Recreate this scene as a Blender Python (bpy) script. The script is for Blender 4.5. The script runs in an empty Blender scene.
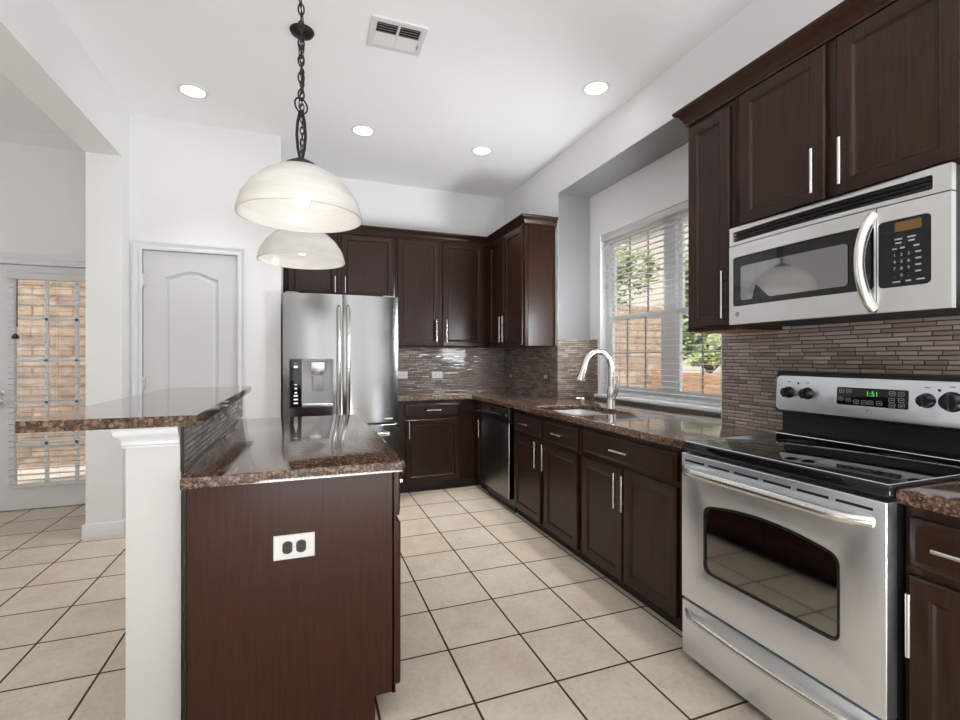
import bpy, bmesh, math, random
from mathutils import Vector, Matrix
random.seed(7)
PI = math.pi
sc = bpy.context.scene
COL = sc.collection

# ------------------------------------------------------------------ camera
FPX, HY, TH, CAMZ = 475.7, 358.4, 0.3555, 1.274
cd = bpy.data.cameras.new('camera'); cam = bpy.data.objects.new('camera', cd); COL.objects.link(cam)
cam.location = (0, 0, CAMZ); cam.rotation_euler = (PI / 2, 0, -TH)
cd.sensor_fit = 'HORIZONTAL'; cd.sensor_width = 36.0; cd.lens = FPX / 960 * 36.0
cd.shift_y = -(360 - HY) / 960; cd.clip_start = 0.02; cd.clip_end = 300
sc.camera = cam

# ------------------------------------------------------------------ colour management
sc.view_settings.view_transform = 'Standard'
try: sc.view_settings.look = 'None'
except Exception: pass
sc.view_settings.gamma = 1.0
sc.view_settings.use_curve_mapping = False
sc.view_settings.exposure = 0.27
sc.cycles.max_bounces = 10; sc.cycles.diffuse_bounces = 6; sc.cycles.glossy_bounces = 5
sc.cycles.transparent_max_bounces = 16; sc.cycles.sample_clamp_indirect = 6.0
sc.cycles.caustics_reflective = False; sc.cycles.caustics_refractive = False

# ------------------------------------------------------------------ world, sun, daylight and fill lamps
w = bpy.data.worlds.new('sky'); sc.world = w; w.use_nodes = True
wn = w.node_tree.nodes; wl = w.node_tree.links
bg = wn['Background']
sky = wn.new('ShaderNodeTexSky'); sky.sky_type = 'NISHITA'; sky.sun_disc = False
sky.sun_elevation = math.radians(48); sky.sun_rotation = math.radians(200); sky.altitude = 100
sky.air_density = 1.0; sky.dust_density = 2.5; sky.ozone_density = 1.0
hs = wn.new('ShaderNodeHueSaturation'); hs.inputs['Saturation'].default_value = 0.35
wl.new(sky.outputs[0], hs.inputs['Color']); wl.new(hs.outputs[0], bg.inputs['Color'])
bg.inputs['Strength'].default_value = 0.30
def lamp(name, typ, loc, direction, energy, color=(1, 1, 1), **kw):
    d = bpy.data.lights.new(name, typ); d.energy = energy; d.color = color
    for k, v in kw.items(): setattr(d, k, v)
    o = bpy.data.objects.new(name, d); COL.objects.link(o); o.location = loc
    o.rotation_euler = Vector(direction).to_track_quat('-Z', 'Y').to_euler()
    return o
lamp('sun', 'SUN', (0, 0, 12), (0.62, 0.45, -0.80), 2.7, (1.0, 0.95, 0.88), angle=0.03)
# up-facing fill lamp added behind the camera, bouncing off the ceiling
lamp('bounce_fill_light', 'AREA', (0.3, -1.5, .20), (0.06, .0, 1), 118, (.93, .97, 1.0), shape='RECTANGLE', size=2.0, size_y=1.4)
for xw in (-0.85,):
    lamp('rear_fill_light', 'AREA', (xw, -3.35, 1.30), (0, 1, 0.10), 3.2, (.93, .97, 1.0), shape='RECTANGLE', size=.45, size_y=2.2)  # added unseen strip lamp; brightens fronts and streaks the fridge, no window there
lamp('nook_fill_light', 'AREA', (-4.9, 1.0, 1.5), (1, 0.35, 0.15), 24, (.93, .97, 1.0), shape='RECTANGLE', size=3.4, size_y=2.2)  # added unseen fill for the nook side; the left wall has no window
lamp('sink_window_daylight', 'AREA', (2.33, 2.6, 1.5), (-1, 1.1, 0.5), 16, (.93, .97, 1.0), shape='RECTANGLE', size=.42, size_y=.6, spread=2.2)

# ------------------------------------------------------------------ material helpers
MATS = {}
class NT:
    def __init__(s, name):
        s.m = bpy.data.materials.new(name); s.m.use_nodes = True
        s.t = s.m.node_tree; s.b = s.t.nodes['Principled BSDF']; s.out = s.t.nodes['Material Output']
        MATS[name] = s.m
    def n(s, typ, **kw):
        x = s.t.nodes.new(typ)
        for k, v in kw.items():
            if hasattr(x, k) and k not in x.inputs.keys(): setattr(x, k, v)
            else: x.inputs[k].default_value = v
        return x
    def l(s, a, b): s.t.links.new(a, b)
    def set(s, **kw):
        names = dict(col='Base Color', rough='Roughness', metal='Metallic', spec='Specular IOR Level', coat='Coat Weight', coatr='Coat Roughness', trans='Transmission Weight', ior='IOR', aniso='Anisotropic', em='Emission Color', ems='Emission Strength', sss='Subsurface Weight')
        for k, v in kw.items():
            if k in ('col', 'em'): v = (*v, 1)
            s.b.inputs[names[k]].default_value = v
        return s
    def pos(s, scale=(1, 1, 1), loc=(0, 0, 0)):
        g = s.n('ShaderNodeNewGeometry'); m = s.n('ShaderNodeMapping')
        m.inputs['Scale'].default_value = scale; m.inputs['Location'].default_value = loc
        s.l(g.outputs['Position'], m.inputs['Vector']); return m.outputs[0]
    def noise(s, vec, scale, detail=3, rough=.55, out='Fac'):
        x = s.n('ShaderNodeTexNoise'); x.inputs['Scale'].default_value = scale; x.inputs['Detail'].default_value = detail; x.inputs['Roughness'].default_value = rough
        if vec is not None: s.l(vec, x.inputs['Vector'])
        return x.outputs[out]
    def ramp(s, fac, stops, interp='LINEAR'):
        r = s.n('ShaderNodeValToRGB'); r.color_ramp.interpolation = interp
        e = r.color_ramp.elements
        while len(e) < len(stops): e.new(0.5)
        for i, (p, c) in enumerate(stops):
            e[i].position = p; e[i].color = (*c, 1) if len(c) == 3 else c
        s.l(fac, r.inputs[0]); return r.outputs[0]
    def math(s, op, a, b=None, c=None):
        x = s.n('ShaderNodeMath'); x.operation = op
        for i, v in enumerate((a, b, c)):
            if v is None: continue
            if isinstance(v, (int, float)): x.inputs[i].default_value = v
            else: s.l(v, x.inputs[i])
        return x.outputs[0]
    def mix(s, fac, a, b, blend='MIX'):
        x = s.n('ShaderNodeMix'); x.data_type = 'RGBA'; x.blend_type = blend
        for sock, v in ((x.inputs[0], fac), (x.inputs[6], a), (x.inputs[7], b)):
            if isinstance(v, (int, float)): sock.default_value = v
            elif isinstance(v, tuple): sock.default_value = (*v, 1)
            else: s.l(v, sock)
        return x.outputs[2]
    def bump(s, h, strength=.2, dist=.01, normal=None):
        x = s.n('ShaderNodeBump'); x.inputs['Strength'].default_value = strength; x.inputs['Distance'].default_value = dist
        s.l(h, x.inputs['Height'])
        if normal is not None: s.l(normal, x.inputs['Normal'])
        s.l(x.outputs[0], s.b.inputs['Normal']); return x.outputs[0]
    def col(s, c): s.l(c, s.b.inputs['Base Color'])
def srgb(r, g, b):
    f = lambda c: ((c / 255) / 12.92) if c <= 10 else (((c / 255) + .055) / 1.055) ** 2.4
    return (f(r), f(g), f(b))
def plain(name, col, rough=.5, **kw): return NT(name).set(col=col, rough=rough, **kw).m

# painted drywall, light orange-peel texture
def paint(name, col, rough=.75):
    t = NT(name).set(col=col, rough=rough, spec=.25)
    n = t.noise(t.pos(), 60, 2); t.bump(n, .12, .004); return t.m
M_wall = paint('wall_paint', srgb(238, 238, 238))
M_ceil = paint('ceiling_paint', srgb(250, 250, 251))
M_pony = paint('half_wall_dimmed_paint', srgb(212, 211, 209))  # same paint as the walls, greyed to tone down strong light on it
M_trim = plain('white_trim_paint', srgb(226, 227, 229), .38)
M_door = plain('white_door_paint', srgb(212, 213, 213), .42)
M_vinyl = plain('white_vinyl', srgb(240, 241, 242), .35)
t = NT('white_blind_slat').set(col=srgb(244, 244, 243), rough=.45); tl = t.n('ShaderNodeBsdfTranslucent'); tl.inputs[0].default_value = (.9, .9, .9, 1); ms = t.n('ShaderNodeMixShader'); ms.inputs[0].default_value = .4
t.l(t.b.outputs[0], ms.inputs[1]); t.l(tl.outputs[0], ms.inputs[2]); t.l(ms.outputs[0], t.out.inputs['Surface']); M_slat = t.m
# floor tile
t = NT('floor_tile'); TILE, GX, GY = .3424, .5948, 1.6542
g = t.n('ShaderNodeNewGeometry'); sep = t.n('ShaderNodeSeparateXYZ'); t.l(g.outputs['Position'], sep.inputs[0])
ux = t.math('DIVIDE', t.math('SUBTRACT', sep.outputs[0], GX), TILE); uy = t.math('DIVIDE', t.math('SUBTRACT', sep.outputs[1], GY), TILE)
def edge(u):
    f = t.math('FRACT', u); return t.math('MINIMUM', f, t.math('SUBTRACT', 1.0, f))
e = t.math('MINIMUM', edge(ux), edge(uy))
tilef = t.math('SMOOTHSTEP', e, .0085, .0150) if False else None
mr = t.n('ShaderNodeMapRange'); mr.interpolation_type = 'SMOOTHSTEP'; mr.inputs[1].default_value = .0105; mr.inputs[2].default_value = .0165
t.l(e, mr.inputs[0]); tf = mr.outputs[0]
cx = t.n('ShaderNodeCombineXYZ'); t.l(t.math('FLOOR', ux), cx.inputs[0]); t.l(t.math('FLOOR', uy), cx.inputs[1])
wn_ = t.n('ShaderNodeTexWhiteNoise'); wn_.noise_dimensions = '3D'; t.l(cx.outputs[0], wn_.inputs['Vector'])
add = t.n('ShaderNodeVectorMath'); add.operation = 'MULTIPLY_ADD'; t.l(wn_.outputs['Color'], add.inputs[0]); add.inputs[1].default_value = (7, 7, 7); t.l(g.outputs['Position'], add.inputs[2])
n1 = t.noise(add.outputs[0], 5, 4, .6); n2 = t.noise(add.outputs[0], 45, 4, .65)
c1 = t.ramp(n1, [(.3, srgb(208, 191, 171)), (.5, srgb(224, 209, 190)), (.72, srgb(234, 222, 206))])
c2 = t.mix(.35, c1, t.ramp(n2, [(.3, srgb(182, 164, 143)), (.5, srgb(212, 199, 182)), (.7, srgb(226, 216, 202))]))
c3 = t.mix(t.math('MULTIPLY', wn_.outputs['Value'], .16), c2, srgb(190, 160, 125))
t.col(t.mix(tf, srgb(58, 46, 37), c3))
t.l(t.math('SUBTRACT', .85, t.math('MULTIPLY', tf, .52)), t.b.inputs['Roughness'])
t.bump(t.math('ADD', t.math('MULTIPLY', tf, 1.0), t.math('MULTIPLY', n2, .06)), .35, .004); t.set(spec=.4)
M_floor = t.m
# espresso cabinet wood
def wood(name, dark, light, rough=.33, coat=.18, vscale=(55, 55, 3.0)):
    t = NT(name); v = t.pos(vscale); n = t.noise(v, 1.6, 5, .65); n2 = t.noise(t.pos((3, 3, .8)), 1.5, 2)
    c = t.ramp(n, [(.32, dark), (.68, light)]); t.col(t.mix(t.math('MULTIPLY', n2, .35), c, dark))
    t.set(rough=rough, coat=coat, coatr=.2, spec=.22); t.bump(n, .16, .002); return t.m
M_cab = wood('espresso_wood', srgb(36, 20, 13), srgb(60, 37, 26))
M_isl = wood('espresso_island_panel', srgb(56, 29, 19), srgb(72, 42, 30), .38, .08)
M_kick = plain('dark_toe_kick', srgb(28, 19, 17), .5)
M_under = plain('raw_wood_underside', srgb(150, 100, 62), .5)
# granite
t = NT('brown_granite'); v = t.pos((1, 1, 1)); wv = t.n('ShaderNodeVectorMath'); wv.operation = 'MULTIPLY_ADD'
nz = t.noise(v, 55, 3, .6, 'Color'); t.l(nz, wv.inputs[0]); wv.inputs[1].default_value = (.012, .012, .012); t.l(v, wv.inputs[2])
vo = t.n('ShaderNodeTexVoronoi'); vo.feature = 'F1'; vo.inputs['Scale'].default_value = 78; t.l(wv.outputs[0], vo.inputs['Vector'])
blob = t.ramp(vo.outputs['Distance'], [(.36, (1, 1, 1)), (.62, (0, 0, 0))])
cellr = t.n('ShaderNodeSeparateColor'); t.l(vo.outputs['Color'], cellr.inputs[0])
bcol = t.ramp(cellr.outputs[0], [(.0, srgb(38, 29, 24)), (.25, srgb(88, 60, 42)), (.5, srgb(136, 96, 66)), (.75, srgb(162, 122, 90)), (.9, srgb(126, 112, 102))])
fine = t.ramp(t.noise(v, 240, 3, .7), [(.36, srgb(26, 21, 19)), (.55, srgb(78, 58, 48)), (.7, srgb(160, 140, 124))])
t.col(t.mix(t.math('MULTIPLY', blob, .86), fine, bcol)); t.set(rough=.10, spec=.5, coat=.5, coatr=.03); t.b.inputs['Coat IOR'].default_value = 1.5; t.bump(t.noise(v, 180, 2), .04, .001)
M_gran = t.m
# mosaic of glass strips: u = x + y works on every axis-aligned wall; every strip has its own length, tint and slight tilt
t = NT('glass_strip_mosaic'); g = t.n('ShaderNodeNewGeometry'); sep = t.n('ShaderNodeSeparateXYZ'); t.l(g.outputs['Position'], sep.inputs[0])
u_ = t.math('ADD', sep.outputs[0], sep.outputs[1]); ROWH = .0181
vr = t.math('DIVIDE', sep.outputs[2], ROWH); row = t.math('FLOOR', vr)
def white1(val):
    x = t.n('ShaderNodeTexWhiteNoise'); x.noise_dimensions = '1D'; t.l(val, x.inputs['W']); return x
wr_ = white1(row)
LEN = t.math('MULTIPLY_ADD', wr_.outputs['Value'], .080, .062)
up = t.math('ADD', t.math('DIVIDE', u_, LEN), t.math('MULTIPLY', row, .377)); cell = t.math('FLOOR', up)
eu = t.math('MULTIPLY', edge(up), LEN); ev = t.math('MULTIPLY', edge(vr), ROWH); ed = t.math('MINIMUM', eu, ev)
def smooth(v, a, b):
    x = t.n('ShaderNodeMapRange'); x.interpolation_type = 'SMOOTHSTEP'; x.inputs[1].default_value = a; x.inputs[2].default_value = b; t.l(v, x.inputs[0]); return x.outputs[0]
face = smooth(ed, .0011, .0020); pil = smooth(ed, .0005, .0050)
cw = t.n('ShaderNodeTexWhiteNoise'); cw.noise_dimensions = '2D'; cb = t.n('ShaderNodeCombineXYZ'); t.l(row, cb.inputs[0]); t.l(cell, cb.inputs[1]); t.l(cb.outputs[0], cw.inputs['Vector'])
strip = t.ramp(cw.outputs['Value'], [(0, srgb(126, 110, 100)), (.5, srgb(152, 136, 126)), (1, srgb(176, 162, 153))])
t.col(t.mix(face, srgb(26, 19, 16), strip))
tl_ = t.n('ShaderNodeVectorMath'); tl_.operation = 'SUBTRACT'; t.l(cw.outputs['Color'], tl_.inputs[0]); tl_.inputs[1].default_value = (.5, .5, .5)
ma = t.n('ShaderNodeVectorMath'); ma.operation = 'MULTIPLY_ADD'; t.l(tl_.outputs[0], ma.inputs[0]); ma.inputs[1].default_value = (.16, .16, .16); t.l(g.outputs['Normal'], ma.inputs[2])
nm = t.n('ShaderNodeVectorMath'); nm.operation = 'NORMALIZE'; t.l(ma.outputs[0], nm.inputs[0])
wob = t.noise(t.pos((14, 14, 40)), 1.5, 2)
t.set(rough=.16, spec=.6, coat=.5, coatr=.06); t.bump(t.math('ADD', pil, t.math('MULTIPLY', wob, .35)), .75, .0022, nm.outputs[0])
t.l(t.math('MULTIPLY_ADD', face, -.5, .66), t.b.inputs['Roughness']); t.l(t.math('MULTIPLY', face, .35), t.b.inputs['Coat Weight'])
M_tile = t.m
# metals, glass, plastics
def steel(name, col, rough, stretch=(6, 3, 260)):
    t = NT(name); n = t.noise(t.pos(stretch), 2.0, 3, .6)
    t.set(col=col, metal=1.0, rough=rough); t.l(t.math('MULTIPLY_ADD', n, .14, rough - .07), t.b.inputs['Roughness']); t.bump(n, .03, .001); return t.m
M_steel = steel('brushed_steel', (.86, .91, .98), .34)
M_steelm = steel('microwave_steel', (.80, .80, .80), .32)
M_steelv = steel('fridge_steel', (.36, .36, .36), .17, (260, 260, 4))
M_steeld = steel('dishwasher_steel', (.20, .185, .175), .30, (260, 260, 4))
M_nickel = plain('satin_nickel', (.72, .71, .69), .24, metal=1.0)
M_chrome = plain('sink_steel', (.82, .82, .82), .36, metal=1.0)
M_black = plain('black_glass', (.006, .006, .007), .04, spec=.6)
M_blackp = plain('black_plastic', (.010, .010, .011), .28)
M_ovenglass = plain('oven_door_glass', (.26, .26, .245), .05, metal=1.0)
M_mwglass = plain('microwave_window_glass', (.34, .34, .35), .05, metal=1.0)
M_dark = plain('dark_void', (.008, .008, .008), .8)
M_iron = plain('oil_rubbed_bronze', (.022, .020, .019), .45, metal=.6)
M_white = plain('white_plastic', srgb(236, 235, 232), .35)
M_brownp = plain('brown_receptacle', srgb(58, 46, 40), .4)
M_bronzep = plain('bronze_cover_plate', srgb(88, 76, 68), .35, metal=.4)
M_grey = plain('grey_plastic', srgb(150, 150, 150), .4)
M_greyl = plain('silver_plastic', srgb(196, 196, 196), .35, metal=.2)
M_greym = plain('grey_marking', srgb(150, 152, 156), .5)
M_ring = plain('burner_marking', srgb(44, 44, 46), .25)
M_vent = plain('vent_enamel', srgb(224, 224, 224), .4)
t = NT('window_glass'); gl = t.n('ShaderNodeBsdfGlossy'); gl.inputs['Roughness'].default_value = .0
tr = t.n('ShaderNodeBsdfTransparent'); tr.inputs[0].default_value = (.97, .985, .98, 1); fr = t.n('ShaderNodeLayerWeight'); fr.inputs[0].default_value = .5
mx = t.n('ShaderNodeMixShader'); t.l(t.math('MULTIPLY_ADD', t.math('POWER', fr.outputs['Facing'], 4.0), .5, .03), mx.inputs[0]); t.l(tr.outputs[0], mx.inputs[1]); t.l(gl.outputs[0], mx.inputs[2]); t.l(mx.outputs[0], t.out.inputs['Surface'])
M_glass = t.m
def shade_mat(name, c_lo, c_hi):
    t = NT(name); n = t.noise(t.pos((2, 2, 14)), 2.2, 4, .6); c = t.ramp(n, [(.35, c_lo), (.65, c_hi)]); t.col(c); t.set(rough=.22, spec=.45)
    tl = t.n('ShaderNodeBsdfTranslucent'); t.l(c, tl.inputs[0]); ms = t.n('ShaderNodeMixShader'); ms.inputs[0].default_value = .14
    t.l(t.b.outputs[0], ms.inputs[1]); t.l(tl.outputs[0], ms.inputs[2]); t.l(ms.outputs[0], t.out.inputs['Surface']); return t.m
M_shade = shade_mat('alabaster_glass', srgb(228, 223, 216), srgb(240, 237, 232))
def emis(name, col, s):
    return NT(name).set(col=(0, 0, 0), em=col, ems=s, rough=.5).m
M_lamp = emis('recessed_lamp_lens', (1, .98, .95), 9.0)
M_bulb = emis('frosted_bulb', (.93, .97, 1), 13)
M_green = emis('green_digits', (.15, 1, .25), .7)
M_amber = emis('amber_display', (.70, .38, .07), .16)
M_ice = emis('white_indicator', (1, 1, 1), .8)
# outdoors
t = NT('stone_courses'); g = t.n('ShaderNodeNewGeometry'); sep = t.n('ShaderNodeSeparateXYZ'); t.l(g.outputs['Position'], sep.inputs[0])
cb = t.n('ShaderNodeCombineXYZ'); t.l(t.math('ADD', sep.outputs[0], sep.outputs[1]), cb.inputs[0]); t.l(sep.outputs[2], cb.inputs[1])
bt = t.n('ShaderNodeTexBrick'); bt.offset = .4; bt.squash = 1.6; bt.squash_frequency = 3; t.l(cb.outputs[0], bt.inputs['Vector']); bt.inputs['Scale'].default_value = 1
bt.inputs['Mortar Size'].default_value = .012; bt.inputs['Brick Width'].default_value = .42; bt.inputs['Row Height'].default_value = .13
bt.inputs['Color1'].default_value = (*srgb(176, 152, 130), 1); bt.inputs['Color2'].default_value = (*srgb(132, 118, 108), 1); bt.inputs['Mortar'].default_value = (*srgb(92, 76, 64), 1)
n = t.noise(t.pos(), 7, 5, .6); t.col(t.mix(.45, bt.outputs['Color'], t.ramp(n, [(.3, srgb(112, 98, 88)), (.5, srgb(168, 142, 118)), (.7, srgb(200, 190, 180))])))
t.bump(t.math('ADD', t.math('SUBTRACT', 1.0, bt.outputs['Fac']), n), .7, .03); t.set(rough=.9); M_stone = t.m
t = NT('weathered_timber'); n = t.noise(t.pos((2, 2, 26)), 2.2, 5, .6); t.col(t.ramp(n, [(.3, srgb(140, 104, 80)), (.5, srgb(178, 138, 108)), (.72, srgb(204, 170, 140))])); t.set(rough=.85); t.bump(n, .3, .01); M_timber = t.m
t = NT('leaf_green'); n = t.noise(t.pos(), 9, 3); t.col(t.ramp(n, [(.3, srgb(84, 108, 66)), (.5, srgb(130, 154, 98)), (.7, srgb(194, 200, 146))])); t.set(rough=.6); M_leaf = t.m
t = NT('leaf_olive'); n = t.noise(t.pos(), 9, 3); t.col(t.ramp(n, [(.3, srgb(82, 96, 58)), (.5, srgb(136, 150, 96)), (.7, srgb(206, 196, 132))])); t.set(rough=.6); M_leaf2 = t.m
M_bark = plain('bark', srgb(92, 76, 64), .9)
t = NT('patio_concrete'); n = t.noise(t.pos(), 6, 4); t.col(t.ramp(n, [(.3, srgb(200, 188, 172)), (.7, srgb(224, 214, 200))])); t.set(rough=.9); M_patio = t.m
t = NT('mulch_soil'); n = t.noise(t.pos(), 16, 5, .7); t.col(t.ramp(n, [(.3, srgb(110, 96, 84)), (.5, srgb(170, 158, 142)), (.7, srgb(206, 198, 184))])); t.set(rough=.95); t.bump(n, .6, .03); M_soil = t.m
M_house = plain('neighbour_siding', srgb(206, 198, 186), .8)
M_shingle = plain('grey_shingle', srgb(120, 114, 110), .9)

# ------------------------------------------------------------------ mesh builder
class MB:
    def __init__(s): s.bm = bmesh.new()
    def absorb(s, b):
        me = bpy.data.meshes.new('tmp'); b.to_mesh(me); b.free(); s.bm.from_mesh(me); bpy.data.meshes.remove(me); return s
    def box(s, x0, y0, z0, x1, y1, z1, bev=0, seg=2):
        b = bmesh.new(); bmesh.ops.create_cube(b, size=1)
        for v in b.verts: v.co = Vector(((x0 + x1) / 2 + v.co.x * abs(x1 - x0), (y0 + y1) / 2 + v.co.y * abs(y1 - y0), (z0 + z1) / 2 + v.co.z * abs(z1 - z0)))
        if bev: bmesh.ops.bevel(b, geom=b.edges[:], offset=bev, segments=seg, profile=.5, affect='EDGES')
        return s.absorb(b)
    def cyl(s, p0, p1, r0, r1=None, n=20, caps=True):
        r1 = r0 if r1 is None else r1; p0, p1 = Vector(p0), Vector(p1); d = p1 - p0
        b = bmesh.new(); bmesh.ops.create_cone(b, cap_ends=caps, segments=n, radius1=r0, radius2=r1, depth=d.length)
        q = d.to_track_quat('Z', 'Y').to_matrix().to_4x4(); q.translation = (p0 + p1) / 2
        bmesh.ops.transform(b, matrix=q, verts=b.verts[:]); return s.absorb(b)
    def lathe(s, prof, c=(0, 0, 0), n=48, axis='Z'):
        b = bmesh.new(); rings = []
        for r, z in prof:
            ring = []
            if r < 1e-6: ring = [b.verts.new((0, 0, z))] * n
            else: ring = [b.verts.new((r * math.cos(2 * PI * i / n), r * math.sin(2 * PI * i / n), z)) for i in range(n)]
            rings.append(ring)
        for a, d in zip(rings, rings[1:]):
            for i in range(n):
                f = []
                for v in (a[i], a[(i + 1) % n], d[(i + 1) % n], d[i]):
                    if v not in f: f.append(v)
                if len(f) >= 3:
                    try: b.faces.new(f)
                    except ValueError: pass
        if axis == 'X-': M = Matrix.Rotation(-PI / 2, 4, 'Y')
        elif axis == 'Y-': M = Matrix.Rotation(PI / 2, 4, 'X')
        else: M = Matrix.Identity(4)
        M = Matrix.Translation(c) @ M
        bmesh.ops.transform(b, matrix=M, verts=b.verts[:]); bmesh.ops.recalc_face_normals(b, faces=b.faces[:]); return s.absorb(b)
    def tube(s, pts, r, n=12, caps=True, closed=False, flat=None):
        pts = [Vector(p) for p in pts]; rs = r if isinstance(r, (list, tuple)) else [r] * len(pts)
        b = bmesh.new(); rings = []; N = len(pts); up = None
        for i, p in enumerate(pts):
            if closed: tg = pts[(i + 1) % N] - pts[i - 1]
            else: tg = pts[min(i + 1, N - 1)] - pts[max(i - 1, 0)]
            tg.normalize()
            if up is None:
                up = Vector((0, 0, 1)) if abs(tg.z) < .9 else Vector((1, 0, 0))
            up = (up - tg * up.dot(tg)); up.normalize(); sd = tg.cross(up)
            fx, fy = flat if flat else (1, 1)
            rings.append([b.verts.new(p + rs[i] * (fx * math.cos(2 * PI * k / n) * up + fy * math.sin(2 * PI * k / n) * sd)) for k in range(n)])
        for i in range(N if closed else N - 1):
            a, d = rings[i], rings[(i + 1) % N]
            for k in range(n): b.faces.new((a[k], a[(k + 1) % n], d[(k + 1) % n], d[k]))
        if caps and not closed: b.faces.new(rings[0]); b.faces.new(rings[-1])
        bmesh.ops.recalc_face_normals(b, faces=b.faces[:]); return s.absorb(b)
    def rings(s, P, u0, v0, u1, v1, prof, back=True):
        """concentric rectangles: prof = [(inset, w)], P(u,v,w) -> world"""
        b = bmesh.new(); R = []
        for ins, wv in prof:
            R.append([b.verts.new(P(u, v, wv)) for u, v in ((u0 + ins, v0 + ins), (u1 - ins, v0 + ins), (u1 - ins, v1 - ins), (u0 + ins, v1 - ins))])
        for a, d in zip(R, R[1:]):
            for k in range(4): b.faces.new((a[k], a[(k + 1) % 4], d[(k + 1) % 4], d[k]))
        b.faces.new(R[-1])
        if back: b.faces.new(R[0])
        bmesh.ops.recalc_face_normals(b, faces=b.faces[:]); return s.absorb(b)
    def poly(s, P, outer, holes, w0, w1, bev=0):
        """flat plate with holes: outline lists of (u,v); P(u,v,w) -> world; from w0 to w1"""
        b = bmesh.new(); es = []
        for loop in [outer] + list(holes):
            vs = [b.verts.new((u, v, 0)) for u, v in loop]
            es += [b.edges.new((vs[i], vs[(i + 1) % len(vs)])) for i in range(len(vs))]
        bmesh.ops.triangle_fill(b, edges=es, use_beauty=True, normal=(0, 0, 1))
        top = b.faces[:]
        ex = bmesh.ops.extrude_face_region(b, geom=top)
        nv = {v for v in ex['geom'] if isinstance(v, bmesh.types.BMVert)}
        for v in b.verts: v.co.z = w1 if v in nv else w0
        bmesh.ops.dissolve_limit(b, angle_limit=.001, verts=b.verts[:], edges=b.edges[:])
        if bev:
            ee = [e for e in b.edges if len(e.link_faces) == 2 and all(abs(v.co.z - w1) < 1e-6 for v in e.verts) and e.calc_face_angle(0) > .5]
            bmesh.ops.bevel(b, geom=ee, offset=bev, segments=3, profile=.5, affect='EDGES', clamp_overlap=True)
        for v in b.verts: v.co = Vector(P(*v.co))
        bmesh.ops.recalc_face_normals(b, faces=b.faces[:]); return s.absorb(b)
    def loft(s, sections, caps=True):
        b = bmesh.new(); R = [[b.verts.new(p) for p in sec] for sec in sections]; n = len(R[0])
        for a, d in zip(R, R[1:]):
            for k in range(n): b.faces.new((a[k], a[(k + 1) % n], d[(k + 1) % n], d[k]))
        if caps: b.faces.new(R[0]); b.faces.new(R[-1])
        bmesh.ops.recalc_face_normals(b, faces=b.faces[:]); return s.absorb(b)
    def torus(s, c, ax1, ax2, r1, r2, r, n=20, m=8):
        ax1, ax2 = Vector(ax1), Vector(ax2); c = Vector(c)
        return s.tube([c + ax1 * r1 * math.cos(2 * PI * i / n) + ax2 * r2 * math.sin(2 * PI * i / n) for i in range(n)], r, m, closed=True)
    def text(s, body, size, M):
        cu = bpy.data.curves.new('txt', 'FONT'); cu.body = body; cu.size = size; cu.align_x = 'CENTER'; cu.align_y = 'CENTER'; cu.extrude = .0003
        o = bpy.data.objects.new('txt', cu); COL.objects.link(o); dg = bpy.context.evaluated_depsgraph_get(); dg.update()
        me = bpy.data.meshes.new_from_object(o.evaluated_get(dg)); bpy.data.objects.remove(o); bpy.data.curves.remove(cu)
        me.transform(M); s.bm.from_mesh(me); bpy.data.meshes.remove(me); return s
    def build(s, name, mat, origin=(0, 0, 0), parent=None, smooth=.6):
        me = bpy.data.meshes.new(name); o3 = Vector(origin)
        for v in s.bm.verts: v.co -= o3
        s.bm.to_mesh(me); s.bm.free()
        me.polygons.foreach_set('use_smooth', [True] * len(me.polygons)); me.set_sharp_from_angle(angle=smooth)
        me.materials.append(mat); o = bpy.data.objects.new(name, me); COL.objects.link(o)
        if parent is not None: o.parent = parent
        else: o.location = o3
        return o
def tag(o, label, cat, group=None, kind=None):
    o['label'] = label; o['category'] = cat
    if group: o['group'] = group
    if kind: o['kind'] = kind
    return o
class Thing:
    """an Empty at the thing's base; all coordinates given to its parts are world coordinates"""
    def __init__(s, name, label, cat, loc, group=None):
        s.loc = Vector(loc); s.o = bpy.data.objects.new(name, None); COL.objects.link(s.o); s.o.location = loc; s.o.empty_display_size = .05
        tag(s.o, label, cat, group)
    def part(s, name, mb, mat, parent=None, label=None, **kw):
        o = mb.build(name, mat, s.loc, parent or s.o, **kw)
        if label: o['label'] = label
        return o
def solid(name, mb, mat, label, cat, loc=(0, 0, 0), group=None, kind=None):
    return tag(mb.build(name, mat, loc), label, cat, group, kind)
def copy_tree(o, parent=None):
    c = o.copy(); COL.objects.link(c)
    if parent is not None: c.parent = parent
    for ch in list(o.children): copy_tree(ch, c)
    return c
def structure(name, mb, mat, label, cat): return solid(name, mb, mat, label, cat, kind='structure')
def FXN(x): return lambda u, v, w: (x - w, u, v)      # face looking towards -X, u = Y, v = Z
def FXP(x): return lambda u, v, w: (x + w, u, v)
def FYN(y): return lambda u, v, w: (u, y - w, v)      # face looking towards -Y, u = X, v = Z
def FZ(z): return lambda u, v, w: (u, v, z + w)
def rrect(u0, v0, u1, v1, r, n=6):
    out = []
    for cu, cv, a in ((u1 - r, v0 + r, -PI / 2), (u1 - r, v1 - r, 0), (u0 + r, v1 - r, PI / 2), (u0 + r, v0 + r, PI)):
        out += [(cu + r * math.cos(a + PI / 2 * k / n), cv + r * math.sin(a + PI / 2 * k / n)) for k in range(n + 1)]
    return out
def TXM(x, y, z): return Matrix.Translation((x, y, z)) @ Matrix(((0, 0, -1, 0), (-1, 0, 0, 0), (0, 1, 0, 0), (0, 0, 0, 1)))  # text read by someone looking towards +X
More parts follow.
